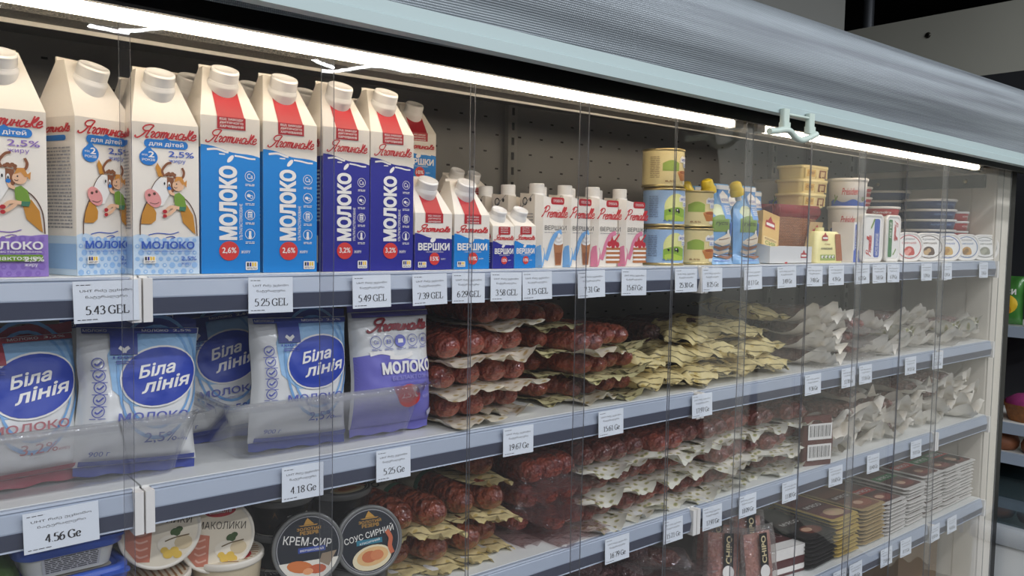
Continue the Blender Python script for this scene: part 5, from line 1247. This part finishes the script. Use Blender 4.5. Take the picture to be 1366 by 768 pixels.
def snack(p):
    circ(p, ink((226, 214, 192))); p.ell(.56, .86, .22, .085, RED2, 24); p.up(); p.text('Галичина' if False else 'смакота', .40, .72, .83, .885, WHITE, .02, .2); p.k -= 1
    for i in range(5): p.ell(.44+.06*i, .955-.008*abs(i-2), .03, .02, BLACK_I, 8)
    p.text('СМАКОЛИКИ', .14, .92, .60, .71, ink((60, 50, 44)), .0, 0, -.12)
    p.poly([(.04, .62), (.12, .60), (.40, .52), (.36, .08), (.20, .10), (.06, .30)], ink((196, 120, 96))); p.up()
    for i in range(4): p.stroke([(.16+.01*i, .50-.1*i), (.24, .46-.1*i), (.34, .48-.1*i)], .025, .025, ink((222, 170, 150)))
    p.ell(.70, .45, .07, .06, ink((60, 84, 40)), 10); p.ell(.75, .49, .05, .04, ink((60, 84, 40)), 8)
    p.ell(.62, .30, .16, .12, ink((232, 222, 204)), 16); p.ell(.80, .30, .12, .10, ink((206, 186, 150)), 14); p.up()
    for x, y, r_ in ((.60, .16, .07), (.68, .20, .06), (.72, .14, .06), (.55, .22, .05)): p.ell(x, y, r_, r_*.9, ink((222, 184, 80)), 12)
    p.stroke([(.56, .34), (.70, .38), (.88, .40)], .018, .018, ink((110, 90, 60)))
def waffle(p):
    circ(p, ink((222, 208, 184)))
    for i in range(11):
        x = .08+.084*i; c_ = sqrt(max(0, .47**2-(x-.5)**2)); p.stroke([(x, .5-c_), (x+.02, .5), (x, .5+c_)], .03, .03, ink((156, 112, 70)), n=4)
    p.up(); p.ell(.35, .25, .18, .12, RED2); p.poly([(.05, .5), (.4, .8), (.2, .85)], ink((228, 222, 210))); p.up(); p.text('смак', .24, .46, .22, .28, WHITE, .02)
CARD = mat('tub_card', (206, 190, 160), .5)
sn = Proto(disc_tub('x', .0425, .040, CARD, mat('lid_ivory', (222, 214, 200), .35), snack)); wf = Proto(disc_tub('x', .0425, .044, CARD, mat('lid_ivory', (222, 214, 200), .35), waffle))
P1 = at(213, 724, .03); P2 = at(298, 712, .045)
for i, (x, y) in enumerate(((P1.x-.002, .058), (P2.x+.012, .066))):
    for l in range(2): (sn if l == 0 else wf).put((x, y, T3+.0445*l), 'round snack tub with %s lying flat under the tipped ones, %s' % (['picture lid', 'waffle print lid'][l], ['left', 'right'][i]), 'round snack tubs', (0, 0, 1.1*i))
sn.put((P1.x+.010, .068, P1.z+.010), 'round snack tub tipped forward, larger in view, beside the blue lidded boxes', 'round snack tubs', (radians(84), radians(0), radians(-14)))
sn.put((P2.x, .082, P2.z-.006), 'round snack tub tipped forward, beside the stacked black tubs', 'round snack tubs', (radians(82), 0, radians(-12)))
# black tubs
BLK = mat('tub_black', (24, 24, 27), .3); LIDB = mat('lid_dark_clear', (112, 112, 110), .2)
def crem(kind):
    def d(p):
        circ(p, ink((32, 36, 44))); p.ring(.5, .5, .485, .485, .03, GREYI, 48); gold = ink((190, 142, 62)); p.up()
        p.poly([(.44, .86), (.47, .92), (.50, .96), (.54, .92), (.60, .86)], gold); p.poly([(.36, .855), (.66, .855), (.63, .84), (.40, .84)], gold); p.text('ЗОЛОТИЙ', .33, .70, .775, .83, gold, .02); p.text('РЕЗЕРВ', .38, .66, .71, .765, gold, .02)
        if kind == 'crem':
            p.text('КРЕМ-СИР', .12, .86, .54, .67, ink((226, 222, 214)), .01, 0, -.18); p.rect(.34, .76, .44, .52, ink((52, 74, 150))); p.up(); p.text('ВЕРШКОВИЙ', .37, .73, .46, .50, WHITE, .01); chord(p, .32, ink((226, 220, 206)))
            p.up(); p.ell(.36, .24, .20, .09, ink((208, 118, 62)), 16, -.2); p.ell(.62, .18, .14, .07, ink((196, 96, 60)), 14); p.ell(.48, .16, .08, .05, ink((232, 160, 110)), 12); p.poly([(.70, .40), (.93, .42), (.80, .20), (.66, .28)], ink((150, 130, 106)))
        else:
            p.text('СОУС СИРНИЙ', .08, .90, .55, .67, ink((226, 222, 214)), .01, 0, .14); p.rect(.28, .70, .45, .53, ink((50, 120, 140))); p.up(); p.text('КЛАСИЧНИЙ', .33, .66, .47, .51, WHITE, .01, 0, .1)
            p.ell(.52, .24, .32, .19, ink((226, 212, 176)), 26, .1); p.up(); p.ell(.53, .26, .26, .14, ink((222, 178, 122)), 22, .1); p.up(); p.ell(.48, .26, .13, .09, ink((196, 110, 70)), 14); p.ell(.60, .27, .11, .08, ink((208, 128, 84)), 14); p.stroke([(.78, .62), (.84, .50), (.82, .38), (.86, .26)], .07, .07, ink((196, 104, 72)))
    return d
def side_label(t, r, h):
    q = MB(); p = pr(q, lambda u, v, k: ((r*(.86+.09*v)+.0003*k)*cos(-pi/2+(u-.5)*2), (r*(.86+.09*v)+.0003*k)*sin(-pi/2+(u-.5)*2), v*(h-.009)))
    p.text('КРЕМ-СИР', .50, .88, .50, .72, ink((226, 222, 214)), .01); p.rect(.56, .82, .24, .42, ink((60, 130, 190))); p.poly([(.2, .3), (.3, .9), (.4, .3)], ink((110, 78, 44))); part(q, 'side_print', t)
k1 = disc_tub('x', .0430, .0445, BLK, LIDB, crem('crem')); side_label(k1, .043, .0445); kc = Proto(k1)
k2 = disc_tub('x', .0440, .0400, BLK, LIDB, crem('souse')); ks = Proto(k2)
A = at(375, 690, .10); B_ = at(455, 680, .12)
for i in range(3): kc.put((A.x+[.0, .004, .002][i], .105, T3+.0452*i), 'black cream cheese tub behind the tipped one, %s' % ['bottom of the left stack', 'middle of the left stack', 'top of the left stack'][i], 'black cheese tubs', (0, 0, radians(-12)))
for i in range(3): ks.put((B_.x+[.0, .004, -.002][i], .122, T3+.0410*i), 'black sauce tub behind the tipped ones, %s' % ['bottom of the right stack', 'middle of the right stack', 'top of the right stack'][i], 'black cheese tubs')
C1 = at(408, 735, .02); C2 = at(487, 717, .02)
kc.put((C1.x+.006, .012+.046, T3), 'black cream cheese tub lying flat under the tipped one', 'black cheese tubs'); ks.put((C2.x+.01, .058, T3), 'black sauce tub lying flat under the tipped one', 'black cheese tubs')
kc.put((C1.x+.013, .060, C1.z-.004), 'black cream cheese tub tipped with its lid forward, orange picture', 'black cheese tubs', (radians(80), radians(0), radians(-14)))
ks.put((C2.x+.008, .048, C2.z-.008), 'black sauce tub tipped with its lid forward, blue-green banner', 'black cheese tubs', (radians(80), radians(0), radians(-10)))

# large sausages
X3 = lambda px, Y=.05: at(px, 640, Y).x
pL = [Proto(pack('x', 1, .0245, .25, MEAT_BROWN, PAP_YELLOW, s, curl=.016, ext=.018, wpad=.018)) for s in (21, 22)]
for pl in pL:      # printed paper band round the casing
    sa = [o for o in KIDS[pl.root.name] if o.name.startswith('sausage')][0]
    q = MB(); bandm = [mat('band_green', (60, 110, 82), .4), mat('band_ivory', (206, 200, 178), .4)]
    for k_, (ya, yb) in enumerate(((.105, .116), (.1165, .165))):
        q.loft([[(.0256*cos(a), y, .0256*sin(a)*.97+.0245*.97) for a in [-2*pi*i/20 for i in range(20)]] for y in (ya, yb)], bandm[k_], False)
    p = pr(q, lambda u, v, k: ((.0258+.0003*k)*cos(radians(150-130*u)), .1165+.048*(1-v), (.0258+.0003*k)*sin(radians(150-130*u))+.0238)); p.text('САЛЯМІ', .1, .9, .3, .7, BLACK_I, .02)
    bo = q.build('paper_band', sa); KIDS.setdefault(sa.name, []).append(bo)
stacks(pL, [(X3(545), 2, .02), (X3(585), 2, .0), (X3(628), 2, .02), (X3(662), 3, .03)], T3, .050, 'thick brown sausage on yellow paper', 'third shelf', 'thick brown sausages on yellow paper', jr=4, jx=.004)
pM = [Proto(pack('x', 2, .0215, .25, m_, None, s, curl=.012, ext=.03, wpad=.034, film=True, fm=CFILM2)) for s, m_ in ((24, MEAT_RED), (25, MEAT_DARK))]
stacks(pM, [(X3(712, .07), 3, .02), (X3(748), 3, .01)], T3, .0405, 'clear-wrapped red sausage pair', 'third shelf', 'clear-wrapped red sausage pairs', jr=4)
pG = [Proto(pack('x', 2, .0205, .23, m_, PAP_GREEN, s, curl=.018, ext=.025, wpad=.022)) for s, m_ in ((31, MEAT_DARK), (32, MEAT_RED), (33, MEAT_DARK))]
stacks(pG, [(X3(794), 3, .0), (X3(838), 3, .015), (X3(880), 3, .0), (X3(918), 3, .01), (X3(954), 3, 0), (X3(988), 3, .01), (X3(1020), 3, .0), (X3(1052), 3, .01)], T3, .0430, 'dark sausage pair on leaf-print paper', 'third shelf', 'dark sausage pairs on leaf-print paper', jr=7)
pW = [Proto(pack('x', 2, .014, .21, MEAT_PALE, PAP_WHITE, s, amp=.016, curl=.05, ext=.036, wpad=.05, side=.03)) for s in (41, 42, 43, 44)]
stacks(pW, [(X3(1094), 3, .0), (X3(1122), 3, .01), (X3(1150), 4, .02), (X3(1178), 3, .0), (X3(1206), 4, .01), (X3(1234), 4, .0), (X3(1260), 4, .02), (X3(1286), 4, .0)], T3, .029, 'crumpled white paper sausage pack', 'third shelf right end', 'crumpled white paper packs', jr=16, jx=.015, xmax=X1-.095, y0=.034)
t = thing('meat_pack', 'white barcode labels on a maroon pack standing before the white crumpled packs', 'pack', (at(1084, 585, .02).x, .012, T3), radians(-18))
q = MB(); q.loft([rrect(.075, .016, .006, 0, 3), rrect(.080, .020, .006, .05, 3), rrect(.074, .010, .004, .105, 3)], mat('pack_maroon', (96, 52, 46), .35, coat=.4)); p = pr(q, lambda u, v, k: ((u-.5)*.075, -.0108-.0003*k, v*.10))
for v0 in (.12, .56):
    p.rect(.08, .92, v0, v0+.34, WHITE); p.up()
    for i in range(16): p.rect(.14+.046*i, .14+.046*i+.012+(.012 if i % 3 == 0 else 0), v0+.06, v0+.30, BLACK_I)
    p.k -= 1
part(q, 'pack_body', t)

# ================================================================== lowest visible shelf
T4 = SHELF_Z[3]+.0004
X4 = lambda px, Y=.05: at(px, 735, Y).x
MEAT_SPECK = meat('sausage_speckled', (112, 70, 70), (70, 38, 44), (186, 160, 156), .6)
pK = [Proto(pack('x', 1, .029, .26, MEAT_SPECK, None, s, ext=.012, wpad=.012, film=False)) for s in (51, 52)]
stacks(pK, [(X4(770), 2, .05), (X4(806), 3, .03), (X4(842), 2, .03), (X4(872), 3, .05)], T4, .054, 'speckled dark salami', 'lowest shelf', 'speckled dark salami', jr=6)
pF = Proto(pack('x', 1, .020, .20, MEAT_PALE, None, 55, amp=.016, curl=.04, ext=.06, wpad=.08, film=True, fm=CFILM2))
for i, (px, Y, l, rz) in enumerate(((905, .03, 0, 30), (925, .03, 1, 18), (912, .06, 2, 38))): pF.put((X4(px, Y), Y, T4+.004+.040*l), 'pale sausage in loose clear film beside the speckled salami, %s' % ['lowest', 'middle', 'topmost'][i], 'pale sausages in loose film', (radians(-3), radians(6), radians(rz)))
HAM = meat('ham_pink', (206, 136, 116), (170, 92, 80), (232, 200, 186), .5)
def ham(label, seed):
    t = thing('ham_pack', label, 'ham pack'); w, h = .095, .125; q = MB()
    q.grid(lambda u, v: ((u-.5)*w*.78, -.009*(max(0, 1-(2*u-1)**4)*max(0, 1-(2*v-1)**4))**.5-.002*mnoise.noise((u*5, v*5, seed)), .012+v*h*.8), 14, 18, HAM)
    q.grid(lambda u, v: ((u-.5)*w*.78, .004*(max(0, 1-(2*u-1)**4)*max(0, 1-(2*v-1)**4))**.5, .012+v*h*.8), 6, 6, HAM); part(q, 'ham_slices', t)
    q = MB(); q.grid(lambda u, v: ((u-.5)*w, -.0125*(max(0, 1-(2*u-1)**6)*max(0, 1-(2*v-1)**6))**.5-.002*mnoise.noise((u*7, v*7, seed)), v*h), 16, 18, CFILM)
    q.grid(lambda u, v: ((u-.5)*w, .007*(max(0, 1-(2*u-1)**6)*max(0, 1-(2*v-1)**6))**.5, v*h), 8, 8, CFILM); part(q, 'clear_film', t)
    q = MB(); p = pr(q, lambda u, v, k: (.002+(u-.5)*.022, -.0150-.0003*k, .028+v*.085)); p.rect(0, 1, 0, 1, BLACK_I); p.up(); p.text('CHIPO', .22, .80, .30, .94, ink((222, 206, 160)), .02, 0, 90); p.ell(.5, .10, .6, .16, WHITE, 18); part(q, 'paper_label', t); return t
hm_ = Proto(ham('x', 1))
for i, (px, Y, rx, rz, dz) in enumerate(((966, .07, -14, -24, .052), (1016, .03, -8, -10, .0), (1000, .10, -16, -20, .045), (950, .12, -16, -26, .05))):
    hm_.put((X4(px, Y), Y, T4+.002+dz*0), 'clear pack of ham slices with black label, %s' % ['leaning behind the film-wrapped sausage', 'standing foremost', 'behind the foremost one', 'farthest back'][i], 'ham slice packs', (radians(rx), radians([8, 0, 5, 10][i]), radians(rz)), None)
def flat_pack(edge, top, draw, w=.112, d=.175, h=.0088):
    t = thing('sliced_meat_pack', 'x', 'sliced meat'); q = MB()
    q.loft([rrect(w*.84, d*.88, .012, 0, 3, 0, d/2), rrect(w*.90, d*.92, .012, h-.0022, 3, 0, d/2)], top, True); part(q, 'tray', t)
    q = MB(); q.loft([[(x+.0006*sin(k*1.7), y+.0012*sin(k*2.9), z+.0007*sin(k*1.3)) for k, (x, y, z) in enumerate(rrect(w, d, .014, z0, 5, 0, d/2))] for z0 in (h-.0024, h-.0010)], edge)
    p = pr(q, lambda u, v, k: ((u-.5)*w*.96, d*.02+v*d*.96, h-.0006+.0002*k)); draw(p); part(q, 'top_sheet', t); return t
def dr(bg, accent, pic):
    def d(p):
        p.rrect(.06, .94, .04, .96, .08, .05, bg); p.up(); p.rect(.06, .94, .42, .58, accent); p.ell(.55, .2, .3, .12, pic, 18); p.up(); p.text('МʼЯСО', .2, .8, .46, .54, WHITE, .02); p.ell(.45, .22, .15, .06, ink((206, 168, 140)), 12)
    return d
GOLD = mat('edge_gold', (196, 168, 92), .4); MAR = mat('tray_maroon', (88, 44, 46), .35); BLKT = mat('tray_black', (22, 20, 22), .35); EDW = mat('edge_white', (216, 212, 206), .4)
kinds = [('black-edged', flat_pack(mat('edge_black', (40, 38, 40), .3), BLKT, dr(ink((40, 36, 38)), ink((60, 40, 40)), ink((110, 60, 50))))), ('gold-edged', flat_pack(GOLD, BLKT, dr(ink((116, 60, 62)), ink((88, 40, 46)), ink((196, 168, 130))))), ('tan-edged', flat_pack(mat('edge_tan', (176, 150, 104), .4), BLKT, dr(ink((130, 84, 66)), ink((96, 60, 50)), ink((150, 90, 70))))), ('white-edged red-banded', flat_pack(EDW, MAR, dr(ink((96, 52, 52)), ink((196, 48, 46)), ink((130, 66, 60))))), ('white-edged green-banded', flat_pack(EDW, MAR, dr(ink((92, 50, 50)), ink((38, 130, 72)), ink((126, 62, 58)))))]
PK = [(n, Proto(t_)) for n, t_ in kinds]
fl = [(1095, 0, 8, .012), (1126, 1, 10, .012), (1160, 2, 10, .012), (1189, 3, 9, .012), (1215, 4, 11, .012), (1240, 3, 12, .014), (1262, 4, 12, .014), (1281, 3, 12, .016), (1297, 4, 12, .02)]
xe = X4(1083, .015)+.0
rr = random.Random(11)
piles = ['leftmost pile', 'second pile from left', 'third pile from left', 'fourth pile from left', 'fifth pile from left', 'sixth pile from left', 'seventh pile from left', 'pile second from the end wall', 'pile beside the end wall']
for i, (px, k, n, y) in enumerate(fl):
    xx = X4(px, .02)+(.0 if i else .0)
    for l in range(n):
        PK[k][1].put((min(xx, X1-.064)+rr.uniform(-.002, .002), y+rr.uniform(-.003, .003), T4+.0090*l), '%s sliced meat pack, %s, %s from the bottom' % (PK[k][0], piles[i], (ORD+['thirteenth'])[l]), 'sliced meat packs', (0, 0, radians(rr.uniform(-1.5, 1.5))))
t = thing('sausage_box', 'flat red and maroon printed box lying right of the ham packs', 'box', (X4(1050, .04)-.006, .035, T4), radians(-6)); t.rotation_euler = (0, 0, radians(-8))
q = MB(); q.box(-.055, .055, 0, .16, 0, .060, mat('box_maroon', (88, 44, 46), .4)); p = pr(q, lambda u, v, k: ((u-.5)*.11, v*.16, .0601+.0003*k)); p.rect(0, 1, .55, .85, ink((190, 44, 44))); p.rect(0, 1, .85, 1, WHITE); p.rect(0, 1, 0, .18, WHITE); p.up(); p.text('ПАПЕРОНІО', .05, .95, .62, .80, WHITE, .01); p.text('КОЛОС', .1, .9, .3, .48, ink((190, 150, 150)), .0)
p = pr(q, lambda u, v, k: ((u-.5)*.11, -.0003*k, v*.06)); p.rect(0, 1, .6, 1, WHITE); p.rect(0, 1, .1, .3, WHITE); part(q, 'box_body', t)
t = thing('cardboard_box', 'brown open cardboard box on the cabinet floor under the lowest shelf', 'box', (min(at(1268, 760, .16).x, X1-.14), .10, .4405))
q = MB(); w, d, h = .24, .16, .21
for x0, x1, y0, y1 in ((-w/2, w/2, 0, .004), (-w/2, w/2, d-.004, d), (-w/2, -w/2+.004, .004, d-.004), (w/2-.004, w/2, .004, d-.004)): q.box(x0, x1, y0, y1, 0, h, mat('cardboard', (112, 88, 62), .7))
q.box(-w/2, w/2, 0, d, 0, .004, mat('cardboard', (112, 88, 62), .7)); part(q, 'box_walls', t)
# ================================================================== price tags on the rails
def price_tag(px, li, txt, w=.052, h=.040, lines=2, tiltx=0, label=None, dz=0., lines_txt=('UHT რძე უცხიმო', 'ნატურალური')):
    z = SHELF_Z[li]; p0 = at(px, 400, -.012); x = p0.x
    q = MB(); q.box(-w/2, w/2, 0, .0008, -h, 0, PAPER_TAG)
    p = pr(q, lambda u, v, k: ((u-.5)*w, -.00015*k, -h+v*h)); a = w/h
    small_lines(p, .05, .28, .90, .94, 1, TAG_INK)
    for i in range(lines):
        try: p.text(lines_txt[i % 2], .10+.08*i, .90-.08*i, .72-.15*i, .80-.15*i, TAG_INK, 0)
        except Exception: small_lines(p, .1, .9, .72-.15*i, .78-.15*i, 1, TAG_INK)
    p.serif(txt, .10, .92, .20, .40, TAG_INK, .024, h/w*1.05)
    small_lines(p, .05, .36, .07, .11, 1, TAG_INK)
    o = q.build('price_tag'); o.location = (x, -.0165-.0005, z-.0035+dz); o.rotation_euler = (radians(-2), radians(tiltx), 0)
    tag(o, label or 'white price tag reading %s on the %s rail' % (txt, ['top', 'second', 'third', 'lowest'][li]), 'price tag', 'price tags'); return o
for a_ in ((140, 0, '5.43 GEL', .060, .041), (359, 0, '5.25 GEL', .052, .040), (493, 0, '5.49 GEL', .053, .040), (570, 0, '7.39 GEL', .053, .040), (622, 0, '6.29 GEL', .054, .040), (672, 0, '3.58 GEL', .055, .040), (713, 0, '3.15 GEL', .056, .040), (785, 0, '7.31 Ge', .058, .041), (842, 0, '15.67 Ge', .058, .041), (911, 0, '25.30 Ge', .058, .040), (946, 0, '8.25 Ge', .056, .041), (1000, 0, '8.17 Ge', .056, .041), (1045, 0, '3.49 Ge', .064, .041),
           (1082, 0, '7.48 Ge', .060, .041), (1111, 0, '4.79 Ge', .060, .041), (1145, 0, '6.20 Ge', .064, .041), (1168, 0, '7.61 Ge', .060, .041), (1187, 0, '6.79 Ge', .056, .041), (1231, 0, '5.29 Ge', .056, .041), (1258, 0, '5.24 Ge', .056, .041), (1307, 0, '3.26 Ge', .056, .041),
           (75, 1, '4.56 Ge', .066, .039), (402, 1, '4.18 Ge', .052, .040), (524, 1, '5.25 Ge', .050, .039), (692, 1, '19.67 Ge', .056, .040), (816, 1, '15.61 Ge', .056, .040), (938, 1, '17.97 Ge', .056, .040), (1086, 1, '9.36 Ge', .060, .041), (1133, 1, '12.70 Ge', .056, .041), (1156, 1, '13.16 Ge', .056, .041), (1216, 1, '14.51 Ge', .056, .041), (1252, 1, '17.62 Ge', .056, .041),
           (829, 2, '16.79 Ge', .056, .040), (904, 2, '15.21 Ge', .052, .040), (957, 2, '17.97 Ge', .056, .041), (1004, 2, '18.09 Ge', .056, .041), (1061, 2, '11.80 Ge', .056, .041), (1122, 2, '14.60 Ge', .056, .041), (1172, 2, '10.40 Ge', .056, .041), (1229, 2, '19.15 Ge', .056, .041),
           (1134, 3, '6.74 Ge', .056, .041), (1155, 3, '6.95 Ge', .056, .041), (1196, 3, '7.16 Ge', .056, .041), (1222, 3, '8.13 Ge', .056, .041), (1260, 3, '8.50 Ge', .056, .041), (1283, 3, '9.18 Ge', .056, .041)):
    price_tag(a_[0], a_[1], a_[2], a_[3], a_[4], tiltx=((a_[0]*7) % 5-2)*.5)

# ================================================================== what shows past the end of the cabinet
# white chest freezer with a glass top, bread baskets, a shelf of packets
FX = X1+.150
t = thing('chest_freezer', 'white chest freezer with glass top, at the right edge beyond the black post', 'freezer', (FX+.42, .10, 0))
fw = mat('freezer_white', (214, 216, 218), .35); fz = atx(1350, 682, FX+.2).z
q = MB(); q.loft([rrect(.80, .60, .03, z, 4) for z in (.03, fz-.05)], fw); q.loft([rrect(.74, .54, .02, z, 4) for z in (0, .03)], BLACK_PLASTIC); part(q, 'freezer_body', t)
q = MB(); q.loft([rrect(.82, .62, .035, z, 4) for z in (fz-.05, fz-.01)]+[rrect(.79, .59, .03, fz, 4)], mat('freezer_rim', (150, 154, 160), .3)); part(q, 'rim', t)
q = MB(); q.loft([rrect(.74, .54, .02, z, 4) for z in (fz+.0005, fz+.006)], clear('freezer_glass', (200, 210, 212), .05, .02)); part(q, 'glass_top', t)
q = MB(); q.box(-.36, -.30, -.302, -.299, fz-.16, fz-.145, BLACK_PLASTIC); part(q, 'vent_slot', t)
SX = 3.16           # its front; it faces the aisle end, at right angles to the cabinet
rk = thing('side_shelving', 'dark shelving with pale price rails facing left at the right edge', 'shelving', (SX, .45, 0))
q = MB(); q.box(.34, .37, -.42, .45, 0, 2.1, mat('shelving_dark', (44, 45, 50), .5)); part(q, 'back_panel', rk)
sz = [atx(1356, 436, SX).z, atx(1356, 566, SX).z, atx(1356, 606, SX).z]
for z in sz:
    q = MB(); q.box(0, .34, -.42, .45, z-.018, z, SHELF_WHITE); part(q, 'shelf_board', rk)
    q = MB(); q.box(-.010, 0, -.42, .45, z-.036, z+.003, RAIL); part(q, 'price_rail', rk)
bagm = mat('crisp_bag_green', (70, 130, 60), .3, coat=.5, bump=.3, bscale=20)
def crisp(i):
    t = thing('crisp_bag', 'green and yellow snack bag on the side shelving, %s' % ['nearest one', 'middle one', 'farthest one'][i], 'snack bag', (SX+.05, .10+.125*i, sz[0]+.004), -pi/2, 'green and yellow snack bags')
    q = MB(); w, h, d = .12, .17, .05
    f = lambda sg: (lambda u, v: ((u-.5)*w, sg*d/2*(max(0, 1-(2*u-1)**4)*max(0, 1-abs(2*v-1)**3))**.5+.003*mnoise.noise((u*6, v*6, i)), v*h))
    q.grid(f(-1), 16, 20, bagm); q.grid(f(1), 10, 10, bagm)
    p = pr(q, lambda u, v, k: (f(-1)(u, v)[0], f(-1)(u, v)[1]-.0008-.0003*k, v*h), .06); p.ell(.5, .42, .4, .22, ink((232, 190, 50)), 22, 0, 3); p.up(); p.ell(.5, .3, .25, .12, ink((206, 140, 40)), 16, 0, 2); p.text('чипси', .15, .85, .62, .74, WHITE, .03)
    part(q, 'bag_film', t)
for i in range(3): crisp(i)
bun = mat('round_loaf', (150, 92, 62), .6, var=.35, vscale=25)
for i, y in enumerate((.10, .21, .32, .43)):
    o = MB().lathe([(0, 0), (.04, 0), (.050, .014), (.052, .03), (.042, .05), (.02, .06), (0, .062)], bun, 28, False).build('round_loaf'); o.location = (SX+.065, y, sz[2]+.001)
    tag(o, 'brown round loaf on the side shelving under the wicker baskets, %s' % ['nearest', 'second', 'third', 'farthest'][i], 'bread', 'brown round loaves')
for i, y in enumerate((.14, .33)):
    t = thing('wicker_basket', 'orange wicker basket with magenta cloth on the side shelving, %s' % ['nearer one', 'farther one'][i], 'basket', (SX+.11, y, sz[1]+.001), 0, 'orange wicker baskets')
    q = MB(); q.lathe([(0, 0), (.070, 0), (.088, .06), (.090, .062), (.086, .060), (.067, .004), (0, .004)], mat('wicker_orange', (168, 104, 50), .6, var=.4, vscale=90), 30, False); part(q, 'basket_body', t)
    q = MB(); q.lathe([(.083, .052), (.081, .072), (.05, .090), (0, .094)], mat('cloth_magenta', (150, 50, 110), .6, var=.3, vscale=30), 24, False); part(q, 'cloth', t)

# ------------------------------------------------------------------ leftovers: builders that were never laid out
for o in [o for o in COL.objects if o.parent is None and o.get('label') == 'x']:
    st = [o]
    while st:
        c = st.pop(); st += KIDS.get(c.name, []); KIDS.pop(c.name, None); bpy.data.objects.remove(c)
